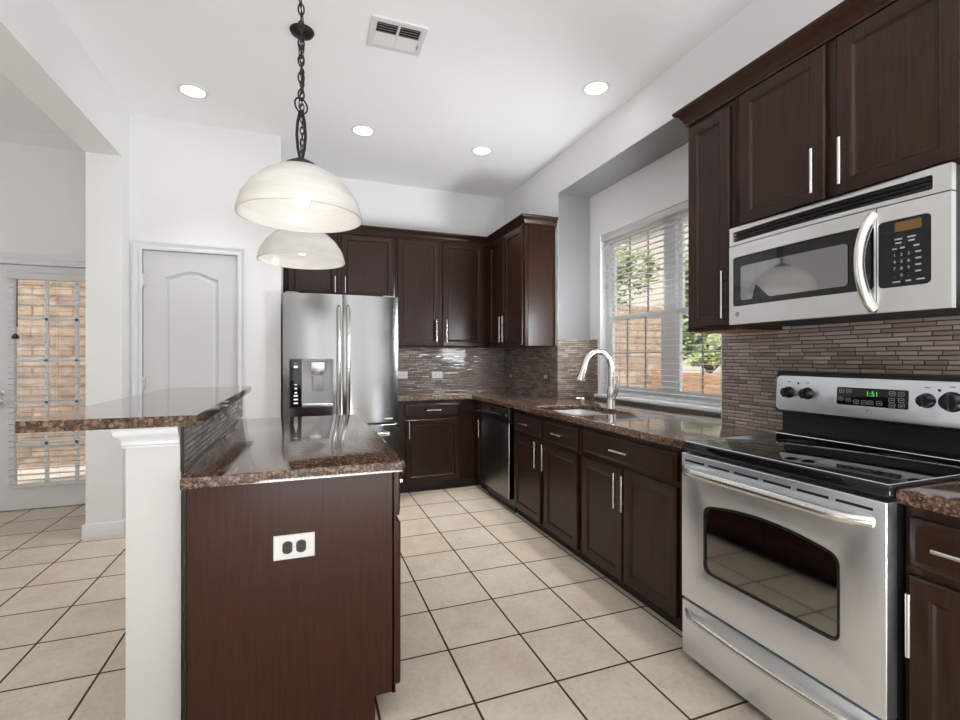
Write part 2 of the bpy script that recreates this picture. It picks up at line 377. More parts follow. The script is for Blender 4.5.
def TYM(x, y, z): return Matrix.Translation((x, y, z)) @ Matrix(((1, 0, 0, 0), (0, 0, -1, 0), (0, 1, 0, 0), (0, 0, 0, 1)))  # text read by someone looking towards +Y

# ------------------------------------------------------------------ room shell
XR, YB, ZC = 2.18, 5.05, 3.12
XN = 2.52                       # wall plane at the back of the window niche
NY0, NY1, NZ1 = 2.003, 3.825, 2.785
WY0, WY1, WZ0, WZ1 = 2.05, 3.66, .955, 2.385     # sink window opening
DX0, DX1, DZ1 = -2.40, -1.50, 2.06               # patio door opening
structure('floor', MB().box(-5, -3.5, -.1, 2.7, YB + .14, 0), M_floor, 'beige square ceramic floor tiles with dark grout', 'floor')
structure('ceiling', MB().box(-5, -3.5, ZC, 2.7, YB + .14, ZC + .12), M_ceil, 'flat pale grey painted ceiling', 'ceiling')
wr = MB()
wr.box(XR, -3.5, 0, 2.66, NY0, ZC).box(XR, NY1, 0, 2.66, YB + .14, ZC).box(XR, NY0, NZ1, 2.66, NY1, ZC).box(XR, NY0, 0, 2.66, NY1, .874)
wr.box(XN, NY0, .874, 2.66, NY1, WZ0).box(XN, NY0, WZ1, 2.66, NY1, NZ1).box(XN, NY0, WZ0, 2.66, WY0, WZ1).box(XN, WY1, WZ0, 2.66, NY1, WZ1)
structure('wall_right', wr, M_wall, 'light grey wall with the deep window niche', 'wall')
structure('wall_back', MB().box(-.175, YB, 0, XR, YB + .14, ZC), M_wall, 'light grey wall behind the fridge and corner cabinets', 'wall')
wp = MB(); PX0, PX1, PZ1 = -1.150, -.495, 2.107
wp.box(-1.2257, 4.28, 0, PX0, 4.40, ZC).box(PX1, 4.28, 0, -.175, 4.40, ZC).box(PX0, 4.28, PZ1, PX1, 4.40, ZC).box(-.295, 4.40, 0, -.175, YB + .14, ZC)
structure('wall_pantry', wp, M_wall, 'light grey wall around the arched panel pantry door', 'wall')
structure('wall_pillar', MB().box(-1.44, 4.112, 0, -1.2257, YB, ZC - .39), M_wall, 'square drywall pillar at the opening to the breakfast nook', 'pillar')
structure('wall_header', MB().box(-1.44, -3.5, ZC - .39, -1.2257, YB, ZC), M_wall, 'drywall beam running along the ceiling above the nook opening', 'beam')
wn2 = MB(); wn2.box(-5, YB, 0, DX0, YB + .14, ZC).box(DX1, YB, 0, -1.44, YB + .14, ZC).box(DX0, YB, DZ1, DX1, YB + .14, ZC)
structure('wall_nook', wn2, M_wall, 'grey nook wall above and around the glazed patio door', 'wall')
structure('wall_left', MB().box(-5.12, -3.5, 0, -5, YB + .14, ZC), M_wall, 'plain wall at the far side of the breakfast nook', 'wall')
structure('wall_rear', MB().box(-5.12, -3.62, 0, 2.7, -3.5, ZC), M_wall, 'plain wall behind the viewpoint', 'wall')
cv = MB(); cv.loft([[(x, 4.905, ZC), (x, YB, ZC), (x, YB, 3.06)] for x in (-5, -1.44)])
structure('trim_1', cv, M_wall, 'sloped grey band where the nook wall meets the ceiling', 'trim')
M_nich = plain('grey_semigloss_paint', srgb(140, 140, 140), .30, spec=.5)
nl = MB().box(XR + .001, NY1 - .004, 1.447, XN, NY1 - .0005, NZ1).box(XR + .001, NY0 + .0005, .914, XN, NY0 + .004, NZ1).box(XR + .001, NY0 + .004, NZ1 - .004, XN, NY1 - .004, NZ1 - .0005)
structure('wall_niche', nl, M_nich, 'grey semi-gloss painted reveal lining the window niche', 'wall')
structure('trim_9', MB().box(XR - .003, NY1 - .003, 1.41, XR + .006, NY1 + .004, NZ1 + .003, .0015).box(XR - .003, NY0, NZ1 - .004, XR + .006, NY1 + .004, NZ1 + .003, .0015), M_trim, 'pale corner bead along the edge of the window niche', 'trim')
# baseboards
def base_profile(P, u0, u1):
    prof = [(0, 0), (.016, 0), (.016, .075), (.012, .085), (.012, .094), (.006, .104), (0, .106)]
    return MB().loft([[P(u, z, wv) for wv, z in prof] for u in (u0, u1)])
bp = base_profile(FYN(4.112), -1.456, -1.210)
m2 = base_profile(FXP(-1.2257), 4.112, 4.28); bp.absorb(m2.bm)
m3 = base_profile(lambda u, v, wv: (-1.44 - wv, u, v), 4.112, YB); bp.absorb(m3.bm)
structure('baseboard_pillar', bp, M_trim, 'white baseboard wrapping the foot of the pillar', 'baseboard')
b2 = base_profile(FYN(4.28), -.435, -.175)
structure('baseboard_pantry', b2, M_trim, 'white baseboard right of the pantry door', 'baseboard')
structure('baseboard_left', base_profile(FXP(-5), -3.5, YB), M_trim, 'white baseboard of the nook side wall', 'baseboard')
structure('baseboard_nook', base_profile(FYN(YB), -5, -2.5), M_trim, 'white baseboard left of the patio door', 'baseboard')

# casing profile around an opening in a wall facing -Y
def casing(y, x0, x1, z1, wd=.062):
    m = MB(); prof = [(0, 0), (0, .012), (.006, .016), (.018, .016), (.024, .011), (.040, .013), (.050, .020), (wd, .020), (wd, 0)]
    pts = [(x0, 0), (x0, z1), (x1, z1), (x1, 0)]; nrm = [(-1, 0), (-1, 1), (1, 1), (1, 0)]
    m.loft([[(px + nx * a, y - wv, pz + nz * a) for a, wv in prof] for (px, pz), (nx, nz) in zip(pts, nrm)]); return m
# pantry door: two-panel door with arched upper panel
structure('trim_2', casing(4.28, PX0 + .004, PX1 - .004, PZ1 - .004), M_trim, 'white moulded casing around the pantry door', 'trim')
def arch(u0, u1, v0, v1, rise, n=16):
    top = []
    for k in range(n + 1):
        f = k / n; a = .5 - .5 * math.cos(2 * PI * f)
        top.append((u1 + (u0 - u1) * f, v1 + rise * a ** .75))
    return [(u0, v0), (u1, v0)] + top
D = Thing('door_1', 'closed white pantry door with an arched upper panel', 'door', (-.82, 4.285, 0)); D.o['kind'] = 'structure'
Pd = FYN(4.322)
d0, d1 = PX0 + .008, PX1 - .008
pan = arch(-1.006, -.636, .98, 1.90, .055); pan2 = [(-1.006, .20), (-.636, .20), (-.636, .84), (-1.006, .84)]
m = MB().poly(Pd, [(d0, .01), (d1, .01), (d1, PZ1 - .010), (d0, PZ1 - .010)], [pan, pan2], 0, .035)
dobj = D.part('door_leaf', m, M_door)
def inset_loop(loop, k):
    cu = sum(p[0] for p in loop) / len(loop); us = [p[0] for p in loop]; vs = [p[1] for p in loop]
    w_, h_ = max(us) - min(us), max(vs) - min(vs); cv_ = (max(vs) + min(vs)) / 2; cu = (max(us) + min(us)) / 2
    return [(cu + (u - cu) * (1 - 2 * k / w_), cv_ + (v - cv_) * (1 - 2 * k / h_)) for u, v in loop]
for lp in (pan, pan2):
    m = MB(); secs = [[Pd(u, v, wv) for u, v in inset_loop(lp, k)] for k, wv in ((0, .035), (.008, .020), (.018, .017), (.032, .027), (.036, .029))]
    m.loft(secs, caps=False); b = m.bm; 
    m.poly(Pd, inset_loop(lp, .036), [], 0.0, .029)
    D.part('panel', m, M_door)
for z in (.22, 1.09, 1.87):
    m = MB().cyl((d0 - .006, 4.280, z - .045), (d0 - .006, 4.280, z + .045), .007, n=10).box(d0 - .012, 4.283, z - .045, d0 + .016, 4.287, z + .045)
    D.part('hinge', m, M_nickel)
m = MB().lathe([(0, .0), (.027, .0), (.027, .008), (.010, .012), (.010, .035), (.026, .045), (.030, .058), (.022, .070), (0, .074)], (d1 - .055, 4.287, .95), 24, 'Y-')
D.part('knob', m, M_nickel)

# patio door with glass lite, grid and its own knob
structure('trim_3', casing(YB, DX0, DX1, DZ1, .09), M_trim, 'white casing around the patio door', 'trim')
P2 = Thing('door_2', 'white glazed patio door with grid bars in the breakfast nook', 'door', (-1.95, YB + .03, 0)); P2.o['kind'] = 'structure'
Pg = FYN(YB + .075); gx0, gx1, gz0, gz1 = DX0 + .135, DX1 - .135, .20, 1.96
P2.part('door_leaf', MB().poly(Pg, [(DX0 + .004, .008), (DX1 - .004, .008), (DX1 - .004, DZ1 - .004), (DX0 + .004, DZ1 - .004)], [[(gx0, gz0), (gx1, gz0), (gx1, gz1), (gx0, gz1)]], 0, .045), M_trim)
m = MB()
for k in range(1, 3):
    x = gx0 + (gx1 - gx0) * k / 3; m.box(x - .011, YB + .040, gz0, x + .011, YB + .066, gz1)
for k in range(1, 5):
    z = gz0 + (gz1 - gz0) * k / 5; m.box(gx0, YB + .040, z - .011, gx1, YB + .066, z + .011)
P2.part('grid', m, M_vinyl)
P2.part('pane', MB().box(gx0, YB + .051, gz0, gx1, YB + .055, gz1), M_glass)
for z, nm in ((.90, 'knob'), (.99, 'deadbolt')):
    r = .030 if nm == 'knob' else .026
    P2.part(nm, MB().lathe([(0, 0), (r, 0), (r, .006), (.012, .010), (.012, .03), (r * .9, .04), (r, .052), (r * .7, .062), (0, .065)], (DX0 + .050, YB + .030, z), 24, 'Y-'), M_nickel)

# ------------------------------------------------------------------ sink window
Wn = Thing('window_1', 'wide white double-hung twin window above the sink', 'window', (2.60, 2.85, WZ0)); Wn.o['kind'] = 'structure'
Pw = FXN(2.645); mull0, mull1 = 2.800, 2.925; fr_ = .045
m = MB().poly(Pw, [(WY0, WZ0), (WY1, WZ0), (WY1, WZ1), (WY0, WZ1)], [[(WY0 + fr_, WZ0 + fr_), (mull0, WZ0 + fr_), (mull0, WZ1 - fr_), (WY0 + fr_, WZ1 - fr_)], [(mull1, WZ0 + fr_), (WY1 - fr_, WZ0 + fr_), (WY1 - fr_, WZ1 - fr_), (mull1, WZ1 - fr_)]], 0, .06)
Wn.part('window_frame', m, M_vinyl)
for a, b_ in ((WY0 + fr_, mull0), (mull1, WY1 - fr_)):
    zm = 1.625; s_ = .034
    for z0, z1, off in ((WZ0 + fr_, zm + .02, .03), (zm - .02, WZ1 - fr_, .0)):
        x = 2.61 + (.015 if off == 0 else -.01)
        P_ = FXN(x + .018)
        sash = Wn.part('sash', MB().poly(P_, [(a, z0), (b_, z0), (b_, z1), (a, z1)], [[(a + s_, z0 + s_), (b_ - s_, z0 + s_), (b_ - s_, z1 - s_), (a + s_, z1 - s_)]], 0, .026), M_vinyl)
        g_ = MB()
        for k in (1, 2):
            y = a + (b_ - a) * k / 3; g_.box(x + .003, y - .006, z0 + s_, x + .012, y + .006, z1 - s_)
        g_.box(x + .003, a + s_, (z0 + z1) / 2 - .006, x + .012, b_ - s_, (z0 + z1) / 2 + .006)
        Wn.part('grid', g_, M_grey, sash, label='thin grey grid bars')
        Wn.part('pane', MB().box(x + .006, a + s_, z0 + s_, x + .009, b_ - s_, z1 - s_), M_glass, sash)
Wn.part('sill', MB().box(2.47, WY0 - .03, WZ0 - .030, 2.60, WY1 + .03, WZ0 - .002, .006), M_trim)

def blind(name, label, P, u0, u1, z0, z1, n, tilt, group, wand_u=None, wand_len=.4, depth=.05):
    """P(u,v,w): w towards the room"""
    c = P((u0 + u1) / 2, z0, 0); T = Thing(name, label, 'blind', c, group)
    m = MB(); hr = .055; pitch = (z1 - hr - z0 - .03) / n
    for k in range(n):
        z = z0 + .03 + pitch * (k + .5); dz = math.sin(tilt) * depth / 2; dw = math.cos(tilt) * depth / 2
        sec = []
        for u in (u0, u1):
            sec.append([P(u, z - dz, -dw), P(u, z + .0028, 0), P(u, z + dz, dw), P(u, z + .0028 - .0025, 0)])
        m.loft(sec)
    T.part('slats', m, M_slat)
    mk = MB(); a, b_ = P(u0 - .008, z1 - hr, -.028), P(u1 + .008, z1, .034); mk.box(*[min(i, j) for i, j in zip(a, b_)], *[max(i, j) for i, j in zip(a, b_)], .004); T.part('headrail', mk, M_slat)
    mk = MB(); a, b_ = P(u0, z0, -.026), P(u1, z0 + .022, .026); mk.box(*[min(i, j) for i, j in zip(a, b_)], *[max(i, j) for i, j in zip(a, b_)], .004); T.part('bottom_rail', mk, M_slat)
    mk = MB()
    for f in (.1, .5, .9):
        u = u0 + (u1 - u0) * f
        for wv in (-.026, .026): mk.tube([P(u, z0 + .02, wv), P(u, z1 - hr, wv)], .0011, 6)
    T.part('ladder_cord', mk, M_slat)
    if wand_u is not None:
        T.part('wand', MB().tube([P(wand_u, z1 - hr, .040), P(wand_u, z1 - hr - wand_len, .042)], .0045, 8), M_brownp, label='dark tilt wand')
        T.part('tassel', MB().lathe([(0, 0), (.020, .004), (.026, .02), (.012, .045), (0, .05)], P(wand_u - .01, z1 - hr - wand_len - .10, .042), 12), M_bronzep)
    return T
blind('window_blind', 'wide white slatted blind over the sink window', FXN(2.560), WY0 + .012, WY1 - .012, WZ0 + .004, WZ1 - .002, 30, -.06, None)
blind('door_blind', 'white slatted blind hung on the patio door', FYN(YB - .022), -2.275, -1.62, .205, 1.985, 36, -.06, None, wand_u=-2.205, wand_len=.40)

# ------------------------------------------------------------------ mosaic backsplash and outlets
structure('wall_backsplash_back', MB().box(.80, YB - .008, .914, XR, YB, 1.392), M_tile, 'grey glass strip mosaic behind the corner cabinets', 'backsplash')
structure('wall_backsplash_right', MB().box(XR - .008, NY1, .914, XR, YB - .008, 1.392).box(XR - .008, NY1 - .008, .914, XN, NY1, 1.447).box(XN - .008, WY1 + .035, .914, XN, NY1 - .008, 1.447), M_tile, 'glass strip mosaic turning from the corner into the window niche', 'backsplash')
structure('wall_backsplash_range', MB().box(XR - .008, .2, .914, XR, NY0, 1.43), M_tile, 'brown glass strip mosaic behind the range', 'backsplash')
structure('trim_4', MB().box(XR - .010, NY0 - .004, .914, XR + .004, NY0 + .002, 1.41), M_nickel, 'slim metal edge strip where the range backsplash ends at the window', 'trim')

def outlet(label, P, u, v, wd, ht, plate, recp, group=None):
    c = P(u, v, 0); T = Thing('wall_outlet', label, 'outlet', c, group)
    T.part('cover_plate', MB().rings(P, u - wd / 2, v - ht / 2, u + wd / 2, v + ht / 2, [(0, 0), (0, .003), (.003, .006)]), plate)
    for s_ in (-1, 1):
        cu = u + s_ * wd * .165; r_ = ht * .235
        pts = [(cu + max(-r_ * .82, min(r_ * .82, r_ * math.cos(2 * PI * k / 20))), v + r_ * 1.12 * math.sin(2 * PI * k / 20)) for k in range(20)]
        rc = T.part('receptacle', MB().poly(P, pts, [], .004, .008), recp)
        sl = MB()
        for dv in (-.28, .28):
            a = P(cu - r_ * .35, v + dv * r_ * 1.6 - .0012, .007); b_ = P(cu + r_ * .35, v + dv * r_ * 1.6 + .0012, .0086)
            sl.box(*[min(i, j) for i, j in zip(a, b_)], *[max(i, j) for i, j in zip(a, b_)])
        T.part('slot', sl, M_dark, rc)
    T.part('screw', MB().cyl(P(u, v, .005), P(u, v, .0075), .003, n=10), M_nickel)
    return T
outlet('white outlet on the back backsplash between fridge and corner', FYN(YB - .008), 1.372, 1.093, .118, .074, M_white, M_white)
outlet('white outlet on the backsplash half hidden by the fridge', FYN(YB - .008), .985, 1.097, .118, .074, M_white, M_white)
outlet('bronze outlet with white sockets by the room corner on the right wall', FXN(XR - .008), 4.847, 1.082, .118, .074, M_bronzep, M_white)
outlet('bronze outlet with white sockets nearer the sink window niche', FXN(XR - .008), 4.034, 1.100, .118, .074, M_bronzep, M_white)

# ------------------------------------------------------------------ cabinets
DOORP = [(0, 0), (0, .015), (.005, .020), (.046, .020), (.050, .0175), (.054, .0185), (.058, .0125), (.064, .0095), (.070, .0095)]
DRAWP = [(0, 0), (0, .013), (.004, .016), (.010, .017), (.016, .0205), (.020, .0205)]
def pull(P, u, v, ln, vertical, w0=.020):
    m = MB(); r = .0062; st = .032
    for s_ in (-1, 1):
        a = s_ * ln * .30; p = (u, v + a) if vertical else (u + a, v)
        m.cyl(P(*p, w0 - .001), P(*p, w0 + st), .0042, n=10)
    e0, e1 = ((u, v - ln / 2), (u, v + ln / 2)) if vertical else ((u - ln / 2, v), (u + ln / 2, v))
    m.cyl(P(*e0, w0 + st), P(*e1, w0 + st), r, n=14); return m
def cab_door(T, P, u0, v0, u1, v1, pu=None, pv=None, ln=.165, mat=None):
    d = T.part('door', MB().rings(P, u0, v0, u1, v1, DOORP), mat or M_cab)
    if pu is not None: T.part('handle', pull(P, pu, pv, ln, True), M_nickel, d)
def cab_drawer(T, P, u0, v0, u1, v1, ln=.13, mat=None, handle=True):
    d = T.part('drawer', MB().rings(P, u0, v0, u1, v1, DRAWP), mat or M_cab)
    if handle: T.part('handle', pull(P, (u0 + u1) / 2, (v0 + v1) / 2 + .002, ln, False), M_nickel, d)
CT = .876                       # cabinet box top
XF = 1.620                      # face frame of the right run (door faces at 1.60)
def base_right(label, y0, y1):
    T = Thing('base_cabinet', label, 'cabinet', ((XF + XR) / 2, (y0 + y1) / 2, 0), 'espresso base cabinets')
    T.part('carcass', MB().box(XF, y0, .085, XF + .02, y1, CT).box(XF + .02, y0, .085, XR - .012, y0 + .016, CT - .03).box(XF + .02, y1 - .016, .085, XR - .012, y1, CT - .03).box(XF + .02, y0 + .016, .085, XR - .012, y1 - .016, .10), M_cab)
    T.part('toe_kick', MB().box(XF + .035, y0, 0, XF + .05, y1, .085), M_kick)
    return T
PF = FXN(XF)
T = base_right('narrow espresso base cabinet in the corner beside the dishwasher', 4.218, 4.42)
cab_drawer(T, PF, 4.236, .705, 4.40, .835, .11); cab_door(T, PF, 4.236, .085, 4.40, .678, 4.262, .60)
T = base_right('sink base cabinet with two drawers and two doors right of the dishwasher', 2.540, 3.560)
cab_drawer(T, PF, 3.070, .700, 3.520, .835); cab_drawer(T, PF, 2.572, .695, 3.008, .835)
cab_door(T, PF, 3.070, .075, 3.520, .668, 3.098, .575, .19); cab_door(T, PF, 2.572, .075, 3.008, .672, 2.980, .575, .19)
T = base_right('wide espresso base cabinet with one broad drawer beside the range', 1.594, 2.536)
cab_drawer(T, PF, 1.732, .706, 2.514, .838, .14)
cab_door(T, PF, 2.130, .075, 2.514, .675, 2.158, .560, .19); cab_door(T, PF, 1.732, .080, 2.116, .680, 2.090, .560, .19)
XF = 1.578; PF = FXN(XF)
T = base_right('espresso base cabinet on the near side of the range', .530, .832)
cab_drawer(T, PF, .550, .705, .818, .838, .13); cab_door(T, PF, .550, .08, .818, .678, .800, .555, .17)
XF = 1.620; PF = FXN(XF)
# back run
YF = 4.452
T = Thing('base_cabinet', 'espresso base cabinet between the fridge and the room corner', 'cabinet', (1.2, 4.75, 0), 'espresso base cabinets')
T.part('carcass', MB().box(.830, YF, .085, XR - .012, YB - .012, CT), M_cab)
T.part('toe_kick', MB().box(.830, YF + .035, 0, XF + .03, YF + .05, .085), M_kick)
PB = FYN(YF)
cab_drawer(T, PB, .898, .712, 1.437, .845, .14); cab_door(T, PB, .898, .095, 1.437, .690, .930, .60, .16)

# upper cabinets
def upper(label, box, fn):
    x0, y0, z0, x1, y1, z1 = box
    T = Thing('wall_cabinet', label, 'cabinet', ((x0 + x1) / 2, (y0 + y1) / 2, z0), 'espresso wall cabinets')
    T.part('carcass', MB().box(*box, .001), M_cab); fn(T); return T
UT = 2.50
XU = 1.870; YU = 4.740           # face frames (doors 2 cm proud)
def f(T):
    P = FYN(YU); cab_door(T, P, -.130, 1.845, .305, 2.468, .282, 1.975, .155); cab_door(T, P, .338, 1.845, .840, 2.468, .375, 1.975, .155)
upper('two-door espresso wall cabinet above the fridge', (-.172, YU, 1.83, .858, YB - .002, UT), f)
def f(T):
    P = FYN(YU); cab_door(T, P, .880, 1.402, 1.305, 2.475, 1.272, 1.56, .23); cab_door(T, P, 1.345, 1.402, 1.800, 2.475, 1.380, 1.56, .23)
upper('two-door espresso wall cabinet on the back wall right of the fridge', (.862, YU, 1.386, XR - .002, YB - .002, UT), f)
def f(T):
    P = FXN(XU); cab_door(T, P, 4.325, 1.395, 4.700, 2.475, 4.352, 1.56, .25); cab_door(T, P, 3.900, 1.395, 4.305, 2.475, 4.275, 1.56, .25)
    T.part('side_panel', MB().box(XU + .03, 3.866, 1.392, XR - .03, 3.873, 2.49), M_cab)
upper('two-door espresso wall cabinet at the corner left of the sink window', (XU, 3.873, 1.386, XR - .002, YU, UT), f)
def f(T):
    P = FXN(XU); cab_door(T, P, 1.668, 1.428, 1.915, 2.452, 1.668 + .012, 1.57, .22)
    T.part('underside', MB().box(XU + .02, 1.66, 1.405, XR - .02, 1.915, 1.409), M_under, label='bare orange wood underside')
upper('tall narrow single-door wall cabinet between window and microwave', (XU, 1.648, 1.410, XR - .002, 1.935, 2.505), f)
def f(T):
    P = FXN(XU); cab_door(T, P, 1.236, 1.875, 1.612, 2.465, 1.264, 1.99, .17); cab_door(T, P, .835, 1.875, 1.195, 2.465, 1.163, 1.99, .17)
upper('two-door espresso wall cabinet above the microwave', (XU, .800, 1.850, XR - .002, 1.646, 2.505), f)
# crown mouldings
CRP = [(0, -.012), (.010, -.012), (.010, 0), (.016, .006), (.020, .020), (.036, .042), (.052, .052), (.056, .060), (.056, .068), (0, .068)]
def crown(path, z):
    m = MB(); secs = []
    for (x, y, nx, ny) in path: secs.append([(x + nx * a, y + ny * a, z + h) for a, h in CRP])
    return m.loft(secs)
m = crown([(-.172, YU, 0, -1), (XU, YU, -1, -1), (XU, 3.866, -1, -1), (XR - .002, 3.866, 0, -1)], 2.49)
structure('trim_5', m, M_cab, 'dark crown moulding along the tops of the corner wall cabinets', 'crown moulding')
m = crown([(XR - .002, 1.935, 0, 1), (XU, 1.935, -1, 1), (XU, .80, -1, 0)], 2.487)
structure('trim_6', m, M_cab, 'dark crown moulding above the microwave wall cabinets', 'crown moulding')

# ------------------------------------------------------------------ worktops
XC, YCF = 1.563, 4.415
SK = rrect(1.622, 2.575, 2.045, 3.225, .06)
m = MB().poly(FZ(0), [(XC, 1.594), (XR - .009, 1.594), (XR, NY0 + .004), (XN, NY0 + .004), (XN, NY1 - .010), (XR - .010, NY1 - .010), (XR - .010, YB - .010), (.822, YB - .010), (.822, YCF), (XC - .05, YCF), (XC - .015, YCF - .012), (XC, YCF - .05)], [SK], CT, .914, .006)
solid('countertop', m, M_gran, 'speckled brown granite worktop holding the sink along two walls', 'countertop')
m = MB().poly(FZ(0), [(1.535, .52), (XR - .009, .52), (XR - .009, .832), (1.535, .832)], [], CT, .914, .006)
solid('countertop', m, M_gran, 'short granite worktop on the near side of the range', 'countertop')

# sink: double bowl, undermounted
S = Thing('kitchen_sink', 'stainless double bowl sink let into the granite worktop', 'sink', (1.84, 2.83, .70))
def bowl(u0, v0, u1, v1, dep):
    m = MB(); secs = []
    for k, z, r in ((-.0, CT - .001, .08), (.004, CT - .02, .08), (.012, CT - dep + .03, .075), (.03, CT - dep + .006, .06), (.06, CT - dep, .04)):
        secs.append([(x, y, z) for x, y in rrect(u0 + k, v0 + k, u1 - k, v1 - k, r)])
    m.loft(secs, caps=False); b = m.bm; lst = rrect(u0 + .06, v0 + .06, u1 - .06, v1 - .06, .04)
    b.faces.new([b.verts.new((x, y, CT - dep)) for x, y in lst]); bmesh.ops.remove_doubles(b, verts=b.verts[:], dist=1e-5)
    return m
for a, b_, dp in ((2.925, 3.225, .20), (2.565, 2.895, .18)):
    bo = S.part('bowl', bowl(1.643, a, 2.048, b_, dp), M_chrome)
    S.part('drain', MB().lathe([(.042, .003), (.040, .005), (.030, .001), (0, .0015)], (1.88, (a + b_) / 2, CT - dp), 24), M_nickel, bo)
S.part('flange', MB().poly(FZ(0), rrect(1.645, 2.556, 2.070, 3.240, .09), [rrect(1.657, 2.567, 2.046, 2.893, .078), rrect(1.657, 2.927, 2.046, 3.223, .078)], CT - .004, CT - .0005), M_chrome)
# faucet
fx, fy = 2.075, 2.880
F_ = Thing('faucet', 'brushed nickel gooseneck faucet standing behind the sink', 'faucet', (fx, fy, .914))
F_.part('base', MB().lathe([(0, 0), (.034, 0), (.034, .006), (.029, .014), (.028, .09), (.029, .12), (.024, .16), (0, .16)], (fx, fy, .914), 28), M_nickel)
pts = [(fx, fy, 1.05), (fx, fy, 1.18)]
R_ = .105
for k in range(0, 15):
    a = PI * k / 14 * .93; pts.append((fx - R_ + R_ * math.cos(a), fy + .0 + .02 * k / 14, 1.205 + R_ * math.sin(a) * 1.12))
F_.part('neck', MB().tube(pts, [.0200] * len(pts), 16), M_nickel)
e = Vector(pts[-1]); dn = (Vector(pts[-1]) - Vector(pts[-2])).normalized()
F_.part('spray_head', MB().cyl(e - dn * .005, e + dn * .100, .0215, .028, 20).cyl(e + dn * .100, e + dn * .118, .032, .032, 20), M_nickel)
F_.part('lever', MB().tube([(fx, fy - .015, .99), (fx + .004, fy - .045, 1.03), (fx + .012, fy - .062, 1.09), (fx + .012, fy - .066, 1.15)], [.024, .021, .014, .010], 12, flat=(1, .75)), M_nickel)
G_ = Thing('air_gap', 'small square chrome dispenser on the worktop left of the faucet', 'dispenser', (2.06, 3.24, .914))
G_.part('base', MB().box(2.045, 3.222, .914, 2.075, 3.258, .965, .004), M_nickel)
G_.part('spout', MB().box(2.005, 3.232, .955, 2.060, 3.248, .966, .003), M_nickel)

# ------------------------------------------------------------------ island with raised bar
I = Thing('island_cabinet', 'dark island cabinet with a plain end panel and white outlet', 'island', (-.02, 2.38, 0))
I.part('end_panel', MB().poly(FYN(1.715), [(-.350, 0), (.236, 0), (.236, .090), (.302, .090), (.302, .882), (-.350, .882)], [], 0, .022), M_isl)
I.part('carcass', MB().box(-.350, 1.716, .09, .302, 3.10, .882).box(-.350, 1.716, 0, .236, 3.10, .09), M_isl)
I.part('face_frame', MB().box(.296, 1.693, .085, .308, 3.10, .882), M_isl)
I.part('filler_strip', MB().box(-.349, 1.686, .0, -.338, 1.693, .882), M_kick)
PI_ = FXP(.308)
for a, b_ in ((1.700, 2.150), (2.170, 2.620), (2.640, 3.090)):
    cab_drawer(I, PI_, a, .712, b_, .870, .13, M_isl); cab_door(I, PI_, a, .110, b_, .690, b_ - .04, .60, .15, M_isl)
m = MB().poly(FZ(0), [(-.345, 1.640), (.322, 1.640), (.335, 1.653), (.335, 2.40), (.330, 2.70), (.312, 3.13), (-.354, 3.13), (-.354, 1.734), (-.345, 1.730)], [], .882, .916, .006)
solid('island_countertop', m, M_gran, 'polished granite worktop on the lower level of the island', 'countertop')
outlet('white double outlet with brown sockets on the island end panel', FYN(1.693), -.028, .652, .128, .080, M_white, M_brownp)
# pony wall, tile face, bar top and its moulding
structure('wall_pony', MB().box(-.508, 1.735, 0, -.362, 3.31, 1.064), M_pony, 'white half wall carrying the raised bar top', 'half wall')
structure('wall_backsplash_island', MB().box(-.362, 1.735, .916, -.354, 3.29, 1.064), M_tile, 'glass strip mosaic between the island worktop and the bar', 'backsplash')
structure('trim_7', MB().box(-.363, 1.731, .917, -.353, 1.7345, 1.064), M_kick, 'thin dark edge strip at the end of the island mosaic', 'trim')
bar = [(-.756, 1.70), (-.312, 1.70), (-.312, 3.36), (-.60, 3.36)]
for k in range(7):
    a = PI / 2 + PI / 2 * k / 6; bar.append((-.60 + .155 * math.cos(a), 3.205 + .155 * math.sin(a)))
solid('bar_top', MB().poly(FZ(0), bar, [], 1.064, 1.097, .007), M_gran, 'raised granite breakfast bar slab on the half wall', 'bar top')
MP = [(0, 1.000), (.006, 1.000), (.006, 1.006), (.011, 1.010), (.007, 1.018), (.012, 1.030), (.024, 1.040), (.028, 1.052), (.026, 1.064), (0, 1.064)]
m = MB(); secs = []
for (x, y, nx, ny) in ((-.508, 3.30, -1, 0), (-.508, 1.735, -1, -1), (-.365, 1.735, 0, -1)): secs.append([(x + nx * a, y + ny * a, z) for a, z in MP])
structure('trim_8', m.loft(secs), M_trim, 'white bed moulding under the bar top at the end of the half wall', 'trim')
structure('baseboard_bar', base_profile(lambda u, v, wv: (-.508 - wv, u, v), 1.74, 3.31), M_trim, 'white baseboard on the seating side of the half wall', 'baseboard')

